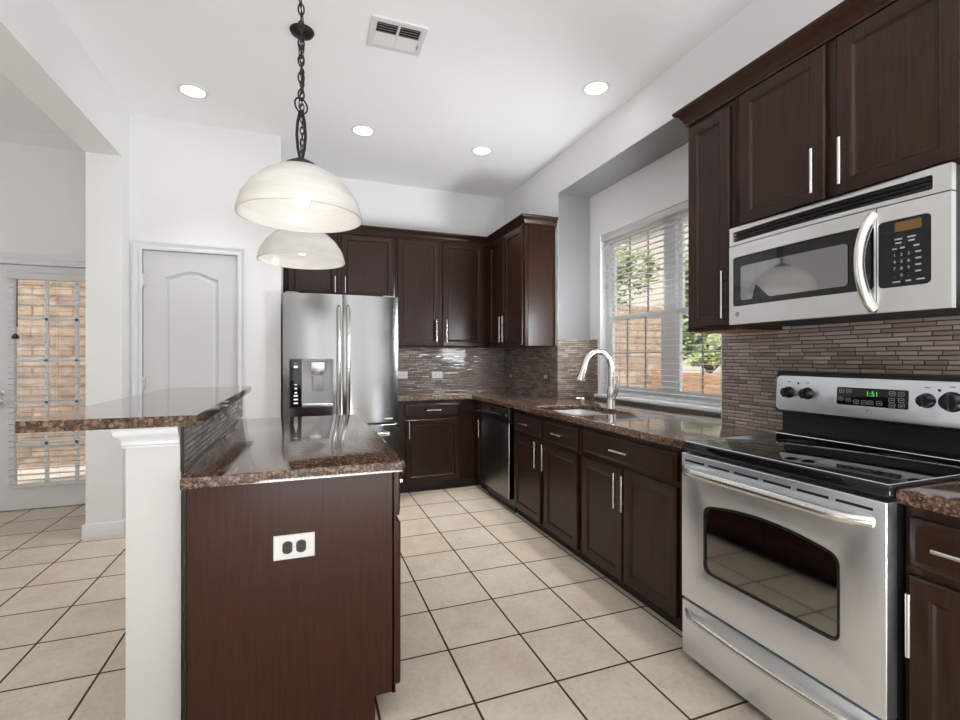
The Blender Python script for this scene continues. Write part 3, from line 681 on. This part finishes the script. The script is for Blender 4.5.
# ------------------------------------------------------------------ refrigerator
R = Thing('refrigerator', 'stainless french door refrigerator with a water dispenser', 'refrigerator', (.31, 4.55, 0))
RX0, RX1, RY = -.158, .782, 4.235
R.part('cabinet_box', MB().box(RX0 + .008, RY + .012, .03, RX1 - .008, YB - .04, 1.795, .004), M_grey)
R.part('foot_grille', MB().box(RX0 + .02, RY + .02, 0, RX1 - .02, RY + .10, .05), M_blackp)
def curved_door(u0, u1, v0, v1, bulge, P, holes=(), th=.05, n=10):
    m = MB(); secs = []; u_mid = (RX0 + RX1) / 2; half = (RX1 - RX0) / 2
    f_ = lambda u: bulge * (1 - ((u - u_mid) / half) ** 2)
    return f_
fz = lambda u: .030 * (1 - ((u - .312) / .47) ** 2)
def fridge_panel(u0, u1, v0, v1, holes=()):
    m = MB(); n = 12
    us = [u0 + (u1 - u0) * k / n for k in range(n + 1)]
    for (a0, a1, b0, b1) in ([(u0, u1, v0, v1)] if not holes else [(u0, holes[0], v0, v1), (holes[2], u1, v0, v1), (holes[0], holes[2], v0, holes[1]), (holes[0], holes[2], holes[3], v1)]):
        secs = []
        for k in range(n + 1):
            u = a0 + (a1 - a0) * k / n
            y = RY - .045 - fz(u)
            e_ = .006
            ry = y
            if not holes and (k == 0 or k == n): ry = y + e_
            secs.append([(u, RY, b0), (u, ry + .003, b0), (u, ry, b0 + .003), (u, ry, b1 - .003), (u, ry + .003, b1), (u, RY, b1)])
        m.loft(secs)
    bmesh.ops.remove_doubles(m.bm, verts=m.bm.verts[:], dist=1e-4); return m
DSP = (-.108, .872, .236, 1.266)      # dispenser cut-out
ld = R.part('left_door', fridge_panel(RX0, .3085, .715, 1.812, DSP), M_steelv, smooth=.35)
rd = R.part('right_door', fridge_panel(.3155, RX1, .715, 1.812), M_steelv, smooth=.35)
fd = R.part('freezer_drawer', fridge_panel(RX0, RX1, .055, .700), M_steelv, smooth=.35)
for xa in (RX0 + .02, RX1 - .12): R.part('hinge_cover', MB().box(xa, RY - .02, 1.800, xa + .10, RY + .10, 1.826, .004), M_grey)
yd = RY - .045
R.part('dispenser_recess', MB().box(DSP[0], RY - .004, DSP[1], DSP[2], RY - .001, DSP[3]).box(-.012, yd - .012, DSP[1], -.002, RY - .003, DSP[3]).box(DSP[2] - .008, yd - .012, DSP[1], DSP[2], RY - .003, DSP[3]).box(-.01, yd - .01, DSP[3] - .012, DSP[2], RY - .003, DSP[3]), M_greyl, ld)
dp = R.part('control_panel', MB().box(DSP[0] + .004, yd - .022, DSP[1] + .004, -.012, RY - .004, DSP[3] - .004, .003), M_black, ld, label='glossy black control strip')
xm = (DSP[0] - .008) / 2
R.part('lettering', MB().text('ice', .018, TYM(xm, yd - .0224, 1.235)), M_ice, ld); R.part('indicator_mark', MB().box(xm - .016, yd - .0226, 1.195, xm + .016, yd - .0220, 1.215), M_ice, ld)
for z in (1.06, 1.025, .99, .965, .935, .905):
    R.part('indicator_mark', MB().box(xm - .010 - .006 * (int(z * 200) % 2), yd - .0226, z - .004, xm + .010 + .006 * (int(z * 200) % 2), yd - .0220, z + .003 + .006 * (int(z * 333) % 2)), M_ice, ld, label='white icon on the control strip')
R.part('nozzle_housing', MB().box(.060, yd - .010, 1.165, .170, RY - .004, 1.245, .006).lathe([(0, 0), (.03, .0), (.038, .02), (.038, .03), (0, .03)], (.115, RY - .025, 1.142), 20), M_steel, ld)
R.part('paddle', MB().box(.072, RY - .020, 1.000, .158, RY - .006, 1.140, .005), M_greyl, ld)
R.part('drip_tray', MB().box(-.006, yd - .026, DSP[1] + .004, DSP[2] - .002, RY - .004, DSP[1] + .030, .004), M_steel, ld)
for (u, dr) in ((.278, ld), (.353, rd)):
    m = MB(); yb_ = RY - .045 - .030
    pts = [(u, yb_ + .006, .800), (u, yb_ - .03, .815), (u, yb_ - .045, .86), (u, yb_ - .050, 1.25), (u, yb_ - .045, 1.64), (u, yb_ - .03, 1.685), (u, yb_ + .006, 1.700)]
    m.tube(pts, .028, 16, flat=(1.0, .6)); R.part('door_handle', m, M_nickel, dr)
m = MB(); yb_ = RY - .045 - .022
m.tube([(-.075, yb_ + .012, .618), (-.07, yb_ - .03, .620), (-.03, yb_ - .045, .622), (.31, yb_ - .055, .622), (.65, yb_ - .045, .622), (.69, yb_ - .03, .620), (.695, yb_ + .012, .618)], .018, 14)
R.part('door_handle', m, M_nickel, fd)
R.part('badge', MB().box(.655, RY - .045 - fz(.69) - .0025, .742, .735, RY - .045 - fz(.69) + .004, .754, .0015), M_white, rd, label='small pale nameplate')

# ------------------------------------------------------------------ dishwasher
Dw = Thing('dishwasher', 'dark stainless dishwasher with a black control strip beside the sink cabinet', 'dishwasher', (1.9, 3.89, 0))
y0, y1 = 3.572, 4.212
Dw.part('tub', MB().box(1.63, y0 + .006, .09, XR - .02, y1 - .006, .868), M_blackp)
Dw.part('door', MB().box(1.580, y0 + .002, .110, 1.628, y1 - .002, .735, .006), M_steeld)
Dw.part('edge_trim', MB().box(1.579, y0 + .002, .112, 1.632, y0 + .012, .735, .002), M_nickel, label='bright steel door edge')
cp = Dw.part('control_panel', MB().box(1.578, y0 + .002, .740, 1.628, y1 - .002, .862, .008), M_blackp)
m = MB()
for k in range(7):
    y = 4.08 - k * .052; Dw.part('button_mark', MB().box(1.5772, y - .014, .792, 1.5785, y + .014, .799), M_greym, cp)
Dw.part('indicator_dial', MB().lathe([(0, 0), (.012, .0), (.012, .002), (0, .002)], (1.578, 3.625, .80), 16, 'X-'), M_greym, cp)
Dw.part('latch_handle', MB().box(1.570, 3.82, .812, 1.580, 4.02, .846, .004), M_black, cp)
Dw.part('kick_plate', MB().box(1.640, y0 + .004, .002, 1.655, y1 - .004, .105), M_blackp)

# ------------------------------------------------------------------ range
Rg = Thing('electric_range', 'stainless electric range with a black glass cooktop', 'range', (1.80, 1.19, 0))
y0, y1 = .808, 1.568; xd = 1.473
Rg.part('body', MB().box(1.515, y0 + .004, .03, 2.135, y1 - .004, .895), M_blackp)
for yy in (y0 + .05, y1 - .05): Rg.part('foot', MB().cyl((1.58, yy, 0), (1.58, yy, .032), .018), M_blackp)
Pr = FXN(xd + .045)
# window outline with arched top
wo = [(.934, .424), (1.447, .424)]
wo = rrect(.934, .42, 1.447, .66, .028)
win = []
for u, v in wo:
    if v > .54: v = v + .034 * (1 - ((u - 1.19) / .257) ** 2) + .020
    win.append((u, v))
# subdivide the top edge so that it arches
i0 = max(range(len(win)), key=lambda i: (win[i][1] > .54, win[i][0] > 1.19, i)); 
nw = []
for i, p in enumerate(win):
    nw.append(p); q = win[(i + 1) % len(win)]
    if p[1] > .6 and q[1] > .6 and abs(p[0] - q[0]) > .2:
        for k in range(1, 14):
            u = p[0] + (q[0] - p[0]) * k / 14; nw.append((u, .66 + .034 * (1 - ((u - 1.19) / .257) ** 2) + .020))
win = nw
od = Rg.part('oven_door', MB().poly(Pr, [(y0 + .002, .272), (y1 - .002, .272), (y1 - .002, .876), (y0 + .002, .876)], [win], 0, .045, .004), M_steel, smooth=.4)
Rg.part('window_glass', MB().poly(Pr, win, [], .010, .040), M_ovenglass, od)
cu, cv_ = 1.19, .55
def scl(k): return [(cu + (u - cu) * (1 + k / .257), cv_ + (v - cv_) * (1 + k / .13)) for u, v in win]
Rg.part('window_gasket', MB().poly(Pr, scl(.0015), [scl(-.006)], .038, .0458), M_blackp, od)
m = MB()
for k in range(6):
    a = y1 - .022 - k * .1205; m.box(xd - .0008, a - .100, .8445, xd + .004, a, .8525)
Rg.part('vent_slots', m, M_dark, od)
def bow(ya, yb2, z, xx, out, r, dz=0):
    pts = []; n = 16
    for k in range(n + 1):
        f_ = k / n; y = ya + (yb2 - ya) * f_; s_ = min(f_, 1 - f_); o_ = out * min(1, (s_ / .07)) ** .5
        pts.append((xx - o_ - .012 * math.sin(PI * f_), y, z + dz * math.sin(PI * f_)))
    return MB().tube(pts, r, 14)
Rg.part('door_handle', bow(y0 + .044, y1 - .022, .812, xd + .006, .040, .0185, .004), M_nickel, od)
dr = Rg.part('storage_drawer', MB().box(xd + .002, y0 + .002, .035, xd + .045, y1 - .002, .262, .005), M_steel)
Rg.part('drawer_handle', bow(y0 + .030, y1 - .030, .222, xd + .008, .034, .0125, -.004), M_nickel, dr)
ck = Rg.part('cooktop', MB().box(1.484, y0, .888, 2.10, y1, .924, .006, 3), M_black)
for (bx, by, rr) in ((1.66, 1.36, .105), (1.66, 1.36, .070), (1.66, 1.02, .088), (1.90, 1.37, .075), (1.90, 1.02, .105), (1.90, 1.02, .06)):
    m = MB().poly(FZ(0), [(bx + rr * math.cos(2 * PI * k / 48), by + rr * math.sin(2 * PI * k / 48)) for k in range(48)], [[(bx + (rr - .0025) * math.cos(2 * PI * k / 48), by + (rr - .0025) * math.sin(2 * PI * k / 48)) for k in range(48)]], .9238, .9245)
    Rg.part('burner_ring', m, M_ring, ck)
Rg.part('cooktop_rim', MB().tube([(1.489, y0 + .006, .9235), (1.489, y1 - .006, .9235)], .0022, 8).tube([(1.489, y0 + .006, .9235), (2.06, y0 + .006, .9235)], .0022, 8).tube([(1.489, y1 - .006, .9235), (2.06, y1 - .006, .9235)], .0022, 8), M_steel, ck)
# backguard
bgm = MB(); prof = [(2.00, .905), (2.028, .935), (2.068, .945), (2.068, 1.025), (2.022, 1.035), (2.030, 1.205), (2.050, 1.214), (2.135, 1.214), (2.135, .905)]
bgm.loft([[(x, y, z) for x, z in prof] for y in (y0 + .004, y1 - .004)])
bgp = Rg.part('backguard', bgm, M_blackp, label='black backguard')
Rg.part('riser_trim', MB().tube([(2.018, y0 + .01, .932), (2.018, y1 - .01, .932)], .004, 8), M_nickel, bgp)
def PC(u, v, w_): # control face, tilted
    return (2.024 + (v - 1.035) * .047 - w_, u, v)
Rg.part('control_panel', MB().poly(PC, rrect(y0 + .008, 1.040, y1 - .008, 1.196, .022), [], 0, .007, .002), M_steel, bgp)
Rg.part('display', MB().poly(PC, rrect(1.046, 1.088, 1.292, 1.158, .006), [], .006, .0095, .001), M_black, bgp)
Rg.part('clock_digits', MB().text('1:51', .026, TXM(PC(1.163, 1.140, .0098)[0], 1.163, 1.136)), M_green, bgp, label='green clock digits')
m = MB()
for (u, v) in ((1.295, 1.143), (1.268, 1.143), (1.298, 1.112), (1.270, 1.108), (1.240, 1.103), (1.212, 1.103), (1.190, 1.103), (1.160, 1.103), (1.118, 1.143), (1.090, 1.143), (1.120, 1.118), (1.090, 1.120), (1.118, 1.100), (1.088, 1.100)):
    u -= .022
    x = PC(u, v, .0098)[0]; m.poly(lambda a, b2, w_: PC(a, b2, w_), rrect(u - .010, v - .008, u + .010, v + .008, .005), [rrect(u - .0085, v - .0065, u + .0085, v + .0065, .004)], .0094, .0099)
    m.box(x, u - .005, v - .0015, x + .0005, u + .005, v + .0015)
Rg.part('button_marks', m, M_greym, bgp)
x = PC(1.173, 1.066, .0072)[0]
Rg.part('badge', MB().torus((x, 1.173, 1.066), (0, 1, 0), (0, 0, 1), .009, .009, .0008, 20, 6), M_grey, bgp)
for (u, v, r_) in ((1.498, 1.122, .026), (1.414, 1.122, .026), (.992, 1.126, .026), (.922, 1.127, .034), (.850, 1.126, .024)):
    x = PC(u, v, .006)[0]
    m = MB().lathe([(0, 0), (r_, 0), (r_, .006), (r_ * .86, .010), (r_ * .78, .030), (r_ * .70, .034), (0, .034)], (x, u, v), 28, 'X-').box(x - .040, u - .005, v - r_ * .78, x - .02, u + .005, v + r_ * .78, .002)
    Rg.part('knob', m, M_blackp, bgp)
for u in (1.456, .958):
    x = PC(u, 1.165, .0072)[0]; Rg.part('panel_mark', MB().box(x - .0008, u - .004, 1.160, x, u + .004, 1.168), M_dark, bgp)
for (u, z) in ((1.498, 1.168), (1.414, 1.166), (.992, 1.170), (.922, 1.176)):
    x = PC(u, z, .0072)[0]; Rg.part('panel_mark', MB().box(x - .0005, u - .008, z, x, u + .008, z + .0025), M_dark, bgp)

Rg.o.location += Vector((.029, .026, 0))

# ------------------------------------------------------------------ over-the-range microwave
Mw = Thing('microwave', 'stainless over-the-range microwave with a black glass window', 'microwave', (1.95, 1.19, 1.418))
y0, y1 = .800, 1.562
Mw.part('case', MB().box(1.785, y0 + .002, 1.428, XR - .010, y1 - .002, 1.846, .003), M_blackp)
def PM(u, v, w_): return (1.770 - .022 * (1 - ((u - 1.18) / .40) ** 2) - w_, u, v)
def bowed(u0, u1, v0, v1, w0, w1, holes=(), n=14):
    m = MB(); b = bmesh.new()
    us = [u0 + (u1 - u0) * k / n for k in range(n + 1)]
    secs = [[PM(u, v0, w0), PM(u, v0 + .002, w1 - .001), PM(u, v0 + .005, w1), PM(u, v1 - .005, w1), PM(u, v1 - .002, w1 - .001), PM(u, v1, w0)] for u in us]
    b.free(); return m.loft(secs)
def bowed_plate(outer, holes, w0, w1):
    m = MB(); b = bmesh.new(); es = []
    def dens(lp):
        out = []
        for i, p in enumerate(lp):
            q = lp[(i + 1) % len(lp)]; n = max(1, int(abs(p[0] - q[0]) / .03))
            out += [(p[0] + (q[0] - p[0]) * k / n, p[1] + (q[1] - p[1]) * k / n) for k in range(n)]
        return out
    return m.poly(PM, dens(outer), [dens(h) for h in holes], w0, w1)
rect = lambda a, b_, c, d: [(a, b_), (c, b_), (c, d), (a, d)]
top_h = rrect(.842, 1.780, 1.540, 1.824, .006)
gr = Mw.part('grille_surround', bowed_plate(rect(y0, 1.766, y1, 1.846), [top_h], -.02, .002), M_steelm, smooth=.3)
m = MB()
for z in (1.788, 1.802, 1.816): m.loft([[PM(u, z - .005, -.006), PM(u, z + .003, -.001), PM(u, z + .005, -.003), PM(u, z - .003, -.010)] for u in [.842 + (1.540 - .842) * k / 14 for k in range(15)]])
Mw.part('vent_slats', m, M_blackp, gr)
wn_h = rrect(.985 + .03, 1.496, 1.540, 1.712, .014)
md = Mw.part('door', bowed_plate(rect(.984, 1.418, y1, 1.762), [rrect(.990, 1.496, 1.540, 1.712, .014)], -.02, .004), M_steelm, smooth=.3)
Mw.part('window', bowed_plate(rrect(.991, 1.497, 1.539, 1.711, .014), [], -.015, .002), M_black, md, smooth=.3)
Mw.part('window_mesh', bowed_plate(rrect(1.068, 1.520, 1.500, 1.668, .012), [], .0015, .0026), M_mwglass, md, smooth=.3)
cpn = Mw.part('control_panel', bowed_plate(rect(y0, 1.418, .982, 1.762), [rrect(.845, 1.496, .978, 1.712, .014)], -.02, .003), M_steelm, smooth=.3)
Mw.part('keypad', bowed_plate(rrect(.846, 1.497, .980, 1.711, .014), [], -.015, .002), M_black, cpn, smooth=.3)
Mw.part('display', bowed_plate(rrect(.868, 1.672, .934, 1.702, .004), [], .0015, .003), M_amber, cpn, label='amber display')
m = MB(); mk = 0
for r_i, row in enumerate(('123', '456', '789', '.0.')):
    for c_i, ch in enumerate(row):
        u = .935 - c_i * .018; v = 1.598 - r_i * .022
        m.text(ch, .013, TXM(PM(u, v, .0024)[0], u, v))
for (u, v, wd) in ((.925, 1.648, .020), (.892, 1.650, .020), (.925, 1.636, .016), (.892, 1.638, .016), (.935, 1.618, .012), (.915, 1.619, .012), (.880, 1.620, .014), (.876, 1.600, .014), (.876, 1.580, .014), (.876, 1.560, .014), (.876, 1.540, .014), (.930, 1.512, .020), (.900, 1.513, .014), (.870, 1.514, .020)):
    x = PM(u, v, .0026)[0]; m.box(x - .0004, u - wd / 2, v - .0025, x + .001, u + wd / 2, v + .0025)
Mw.part('key_marks', m, M_greym, cpn, label='pale key numbers')
pts = []
for k in range(17):
    f_ = k / 16; v = 1.432 + (1.742 - 1.432) * f_; o_ = .044 * math.sin(PI * f_) ** .6
    pts.append(PM(.992 + .018 * math.sin(PI * f_), v, .000 + o_))
Mw.part('door_handle', MB().tube(pts, .0185, 14, flat=(1.0, .75)), M_nickel, md)
x = PM(1.516, 1.462, .004)[0]
Mw.part('badge', MB().lathe([(0, 0), (.010, 0), (.010, .0015), (0, .0018)], (x, 1.516, 1.462), 20, 'X-').torus((x - .002, 1.516, 1.462), (0, 1, 0), (0, 0, 1), .007, .007, .0007, 18, 6).tube([(x - .0022, 1.516 + .004 * math.cos(a), 1.462 + .004 * math.sin(a * 1.5)) for a in [k * .5 for k in range(10)]], .0005, 5), M_grey, md)
Mw.part('underside', MB().box(1.79, y0 + .02, 1.419, XR - .02, y1 - .02, 1.427), M_dark)

Mw.o.location += Vector((.023, .038, .006)); Mw.o.scale.y = 1.022

# ------------------------------------------------------------------ ceiling fixtures
GL = 'recessed ceiling lights'
L0 = Thing('recessed_light', 'glowing round recessed ceiling light above the pantry door, leftmost of four', 'ceiling light', (0, 0, ZC), GL)
L0.part('trim_ring', MB().lathe([(.072, -.002), (.074, -.006), (.094, -.004), (.096, 0), (.072, 0)], (0, 0, ZC), 40), M_white)
L0.part('lens', MB().lathe([(0, -.003), (.072, -.003), (.072, -.0005), (0, -.0005)], (0, 0, ZC), 40), M_lamp)
spots = [(-.714, 3.768, None), (.453, 3.942, 'glowing round recessed ceiling light directly right of the pendant stem'), (1.487, 3.954, 'glowing round recessed ceiling light in front of the corner cabinets'), (1.873, 2.769, 'glowing round recessed ceiling light nearest the sink window')]
for i, (x, y, lb) in enumerate(spots):
    o = L0.o if i == 0 else copy_tree(L0.o); o.location = (x, y, ZC)
    if lb: o['label'] = lb
    lamp('recessed_lamp', 'AREA', (x, y, ZC - .012), (0, 0, -1), 2.0 if i == 0 else 4.2, (.98, .99, 1.0), shape='DISK', size=.14, spread=1.25)
V = Thing('ceiling_vent', 'white ceiling air vent with two columns of louvres', 'vent', (.5, 2.72, ZC))
vx0, vx1, vy0, vy1 = .345, .657, 2.590, 2.848
V.part('frame', MB().poly(lambda u, v, w_: (u, v, ZC - w_), rect(vx0, vy0, vx1, vy1), [rect(vx0 + .035, vy0 + .035, .494, vy1 - .035), rect(.508, vy0 + .035, vx1 - .035, vy1 - .035)], 0, .009, .003), M_vent)
V.part('duct', MB().box(vx0 + .03, vy0 + .03, ZC - .0025, vx1 - .03, vy1 - .03, ZC - .0005), M_dark)
m = MB()
for c0, c1 in ((vx0 + .034, .495), (.507, vx1 - .034)):
    for k in range(9):
        y = vy0 + .045 + k * .021
        if k < 4: m.loft([[(x, y - .003, ZC - .010), (x, y + .007, ZC - .003), (x, y + .008, ZC - .003), (x, y - .001, ZC - .010)] for x in (c0, c1)])
        else: m.loft([[(x, y - .0085, ZC - .004), (x, y + .0085, ZC - .009), (x, y + .0085, ZC - .0105), (x, y - .0085, ZC - .0055)] for x in (c0, c1)])
V.part('louvres', m, M_vent)
V.part('damper_lever', MB().box(vx1 - .030, 2.745, ZC - .022, vx1 - .026, 2.775, ZC - .008), M_grey)

# pendants
ZR = 1.818
def pendant(loc, label, R_):
    x, y = loc; T = Thing('pendant_lamp', label, 'pendant lamp', (x, y, ZR), 'glass bowl pendants over the island')
    prof_o = [(R_, 0), (R_ * 1.0, .010), (R_ * .965, .042), (R_ * .93, .066), (R_ * .80, .112), (R_ * .62, .152), (R_ * .42, .180), (R_ * .22, .197), (.03, .202)]
    prof_i = [(max(r - .006, .02), z - .003) for r, z in reversed(prof_o[1:])] + [(R_ - .006, 0)]
    T.part('shade', MB().lathe(prof_o + prof_i + [prof_o[0]], (x, y, ZR), 72), M_shade)
    T.part('cap', MB().lathe([(0, .232), (.012, .232), (.016, .226), (.030, .220), (.055, .206), (.068, .192), (.060, .192), (0, .196)], (x, y, ZR), 32), M_iron)
    T.part('socket', MB().cyl((x, y, ZR + .13), (x, y, ZR + .196), .02), M_white)
    T.part('bulb', MB().lathe([(0, .040), (.018, .044), (.030, .060), (.032, .078), (.024, .105), (.014, .130), (0, .130)], (x, y, ZR), 24), M_bulb)
    zs = ZR + .228; m = MB()
    for s_ in (-1, 1):
        m.tube([(x + s_ * .004, y, zs), (x + s_ * .012, y, zs + .04), (x + s_ * .016, y, zs + .09), (x + s_ * .013, y, zs + .14), (x + s_ * .004, y, zs + .185)], .0055, 10)
    T.part('stem', m, M_iron)
    T.part('ring', MB().torus((x, y, zs + .205), (.8, .6, 0), (0, 0, 1), .028, .028, .0032, 24, 8), M_iron)
    m = MB(); z = zs + .235; k = 0; link = .040
    while z < ZC - .03:
        ax = (1, 0, 0) if k % 2 == 0 else (0, 1, 0)
        m.torus((x, y, z + .012), ax, (0, 0, 1), .0105, .0225, .0032, 14, 6); z += .033; k += 1
    m.tube([(x + .008 * math.sin(zz * 30), y + .008 * math.cos(zz * 30), zz) for zz in [zs + .19 + (ZC - .02 - zs - .19) * q / 60 for q in range(61)]], .0022, 6)
    T.part('chain', m, M_iron)
    T.part('canopy', MB().lathe([(0, -.046), (.012, -.044), (.016, -.034), (.040, -.028), (.060, -.016), (.066, -.004), (.066, 0), (0, 0)], (x, y, ZC), 32), M_iron)
    return T
pendant((-.008, 1.965), 'bowl pendant of alabaster glass, the nearer and larger looking of two', .229)
pendant((-.007, 2.864), 'bowl pendant of white glass hanging behind the nearer pendant, before the fridge', .232)

# ------------------------------------------------------------------ outdoors behind the windows
structure('ground_patio', MB().box(-12, YB + .14, -.30, 14, 16, -.12).box(2.7, -8, -.30, 14, YB + .14, -.12), M_patio, 'pale concrete patio ground outside', 'ground')
solid('retaining_wall', MB().box(-9, 7.7, -.12, 7.2, 8.1, 2.30), M_stone, 'tan stone retaining wall beyond the patio door', 'retaining wall')
solid('planting_bed', MB().box(6.72, -4, -.12, 10.5, 7.68, .98), M_soil, 'pale mulch bed held up by the timber wall', 'planting bed')
tw = Thing('timber_wall', 'low orange brown timber retaining wall outside the sink window', 'retaining wall', (6.6, 2, -.12))
m = MB()
for k in range(6): m.box(6.50, -4, -.12 + k * .19, 6.70, 7.7, -.12 + k * .19 + .182, .012)
tw.part('boards', m, M_timber)
m = MB()
for k in range(7): m.box(6.44, -3.6 + k * 1.8, -.12, 6.50, -3.45 + k * 1.8, 1.0, .008)
tw.part('uprights', m, M_timber)
def leafy(name, label, c, rx, ry, rz, n, size, mat, trunk):
    T = Thing(name, label, 'tree' if trunk else 'shrub', (c[0], c[1], c[2]), 'greenery outside the window')
    b = MB(); zc = c[2] + trunk + rz * (.9 if trunk else .8)
    cl = [(random.uniform(-.6, .6), random.uniform(-.6, .6), random.uniform(-.6, .6), random.uniform(.35, .6)) for _ in range(14)]
    for _ in range(n):
        q = random.choice(cl); v = Vector((random.gauss(0, 1), random.gauss(0, 1), random.gauss(0, 1))).normalized() * q[3] * random.uniform(.55, 1)
        p = Vector((c[0] + (q[0] + v.x) * rx, c[1] + (q[1] + v.y) * ry, zc + (q[2] + v.z) * rz))
        if p.z < c[2] + .13: p.z = c[2] + .15 + random.random() * .1
        a = Vector((random.gauss(0, 1), random.gauss(0, 1), random.gauss(0, .6))).normalized() * size * random.uniform(.6, 1.2); d = a.orthogonal().normalized() * size * .42
        vs = [b.bm.verts.new(p - a), b.bm.verts.new(p + d), b.bm.verts.new(p + a), b.bm.verts.new(p - d)]; b.bm.faces.new(vs)
    T.part('foliage', b, mat)
    m = MB(); m.cyl((c[0], c[1], c[2] + .001), (c[0], c[1], zc), .05 if trunk else .025, .02, 8)
    for k in range(5):
        a = k * 1.3; m.cyl((c[0], c[1], c[2] + trunk * .6), (c[0] + rx * .5 * math.cos(a), c[1] + ry * .5 * math.sin(a), zc + rz * .3 * math.sin(a * 2)), .02, .008, 6)
    T.part('stem', m, M_bark)
SOIL = .98
leafy('garden_tree', 'pale green tree seen through the upper left part of the sink window', (7.4, 11.0, -.12), 1.5, 1.3, 1.5, 4200, .11, M_leaf2, 1.7)
leafy('garden_tree', 'dense green tree seen through the right half of the sink window', (9.5, 9.2, -.12), 1.15, 1.0, 1.5, 3200, .10, M_leaf, 1.4)
leafy('garden_shrub', 'low bush on the mulch bed above the timber wall', (7.2, 6.9, SOIL + .02), .38, .45, .38, 1000, .06, M_leaf2, 0)
hs_ = Thing('neighbour_house', 'pale neighbouring house beyond the garden trees', 'house', (13.5, 11, -.12))
hs_.part('wall', MB().box(12.2, 5, -.12, 16.8, 19, 6.4), M_house)
hs_.part('roof', MB().loft([[(11.8, y, 6.35), (14.5, y, 8.2), (17.2, y, 6.35)] for y in (4.6, 19.4)]), M_shingle)
leafy('garden_tree', 'dark green tree top peeking over the stone wall at the left of the patio door', (-4.95, 9.6, -.12), .65, .7, 1.2, 1800, .10, M_leaf, 1.5)
leafy('garden_tree', 'pale green tree top peeking over the stone wall at the right of the patio door', (-2.95, 9.8, -.12), .65, .7, 1.2, 1800, .10, M_leaf2, 1.5)
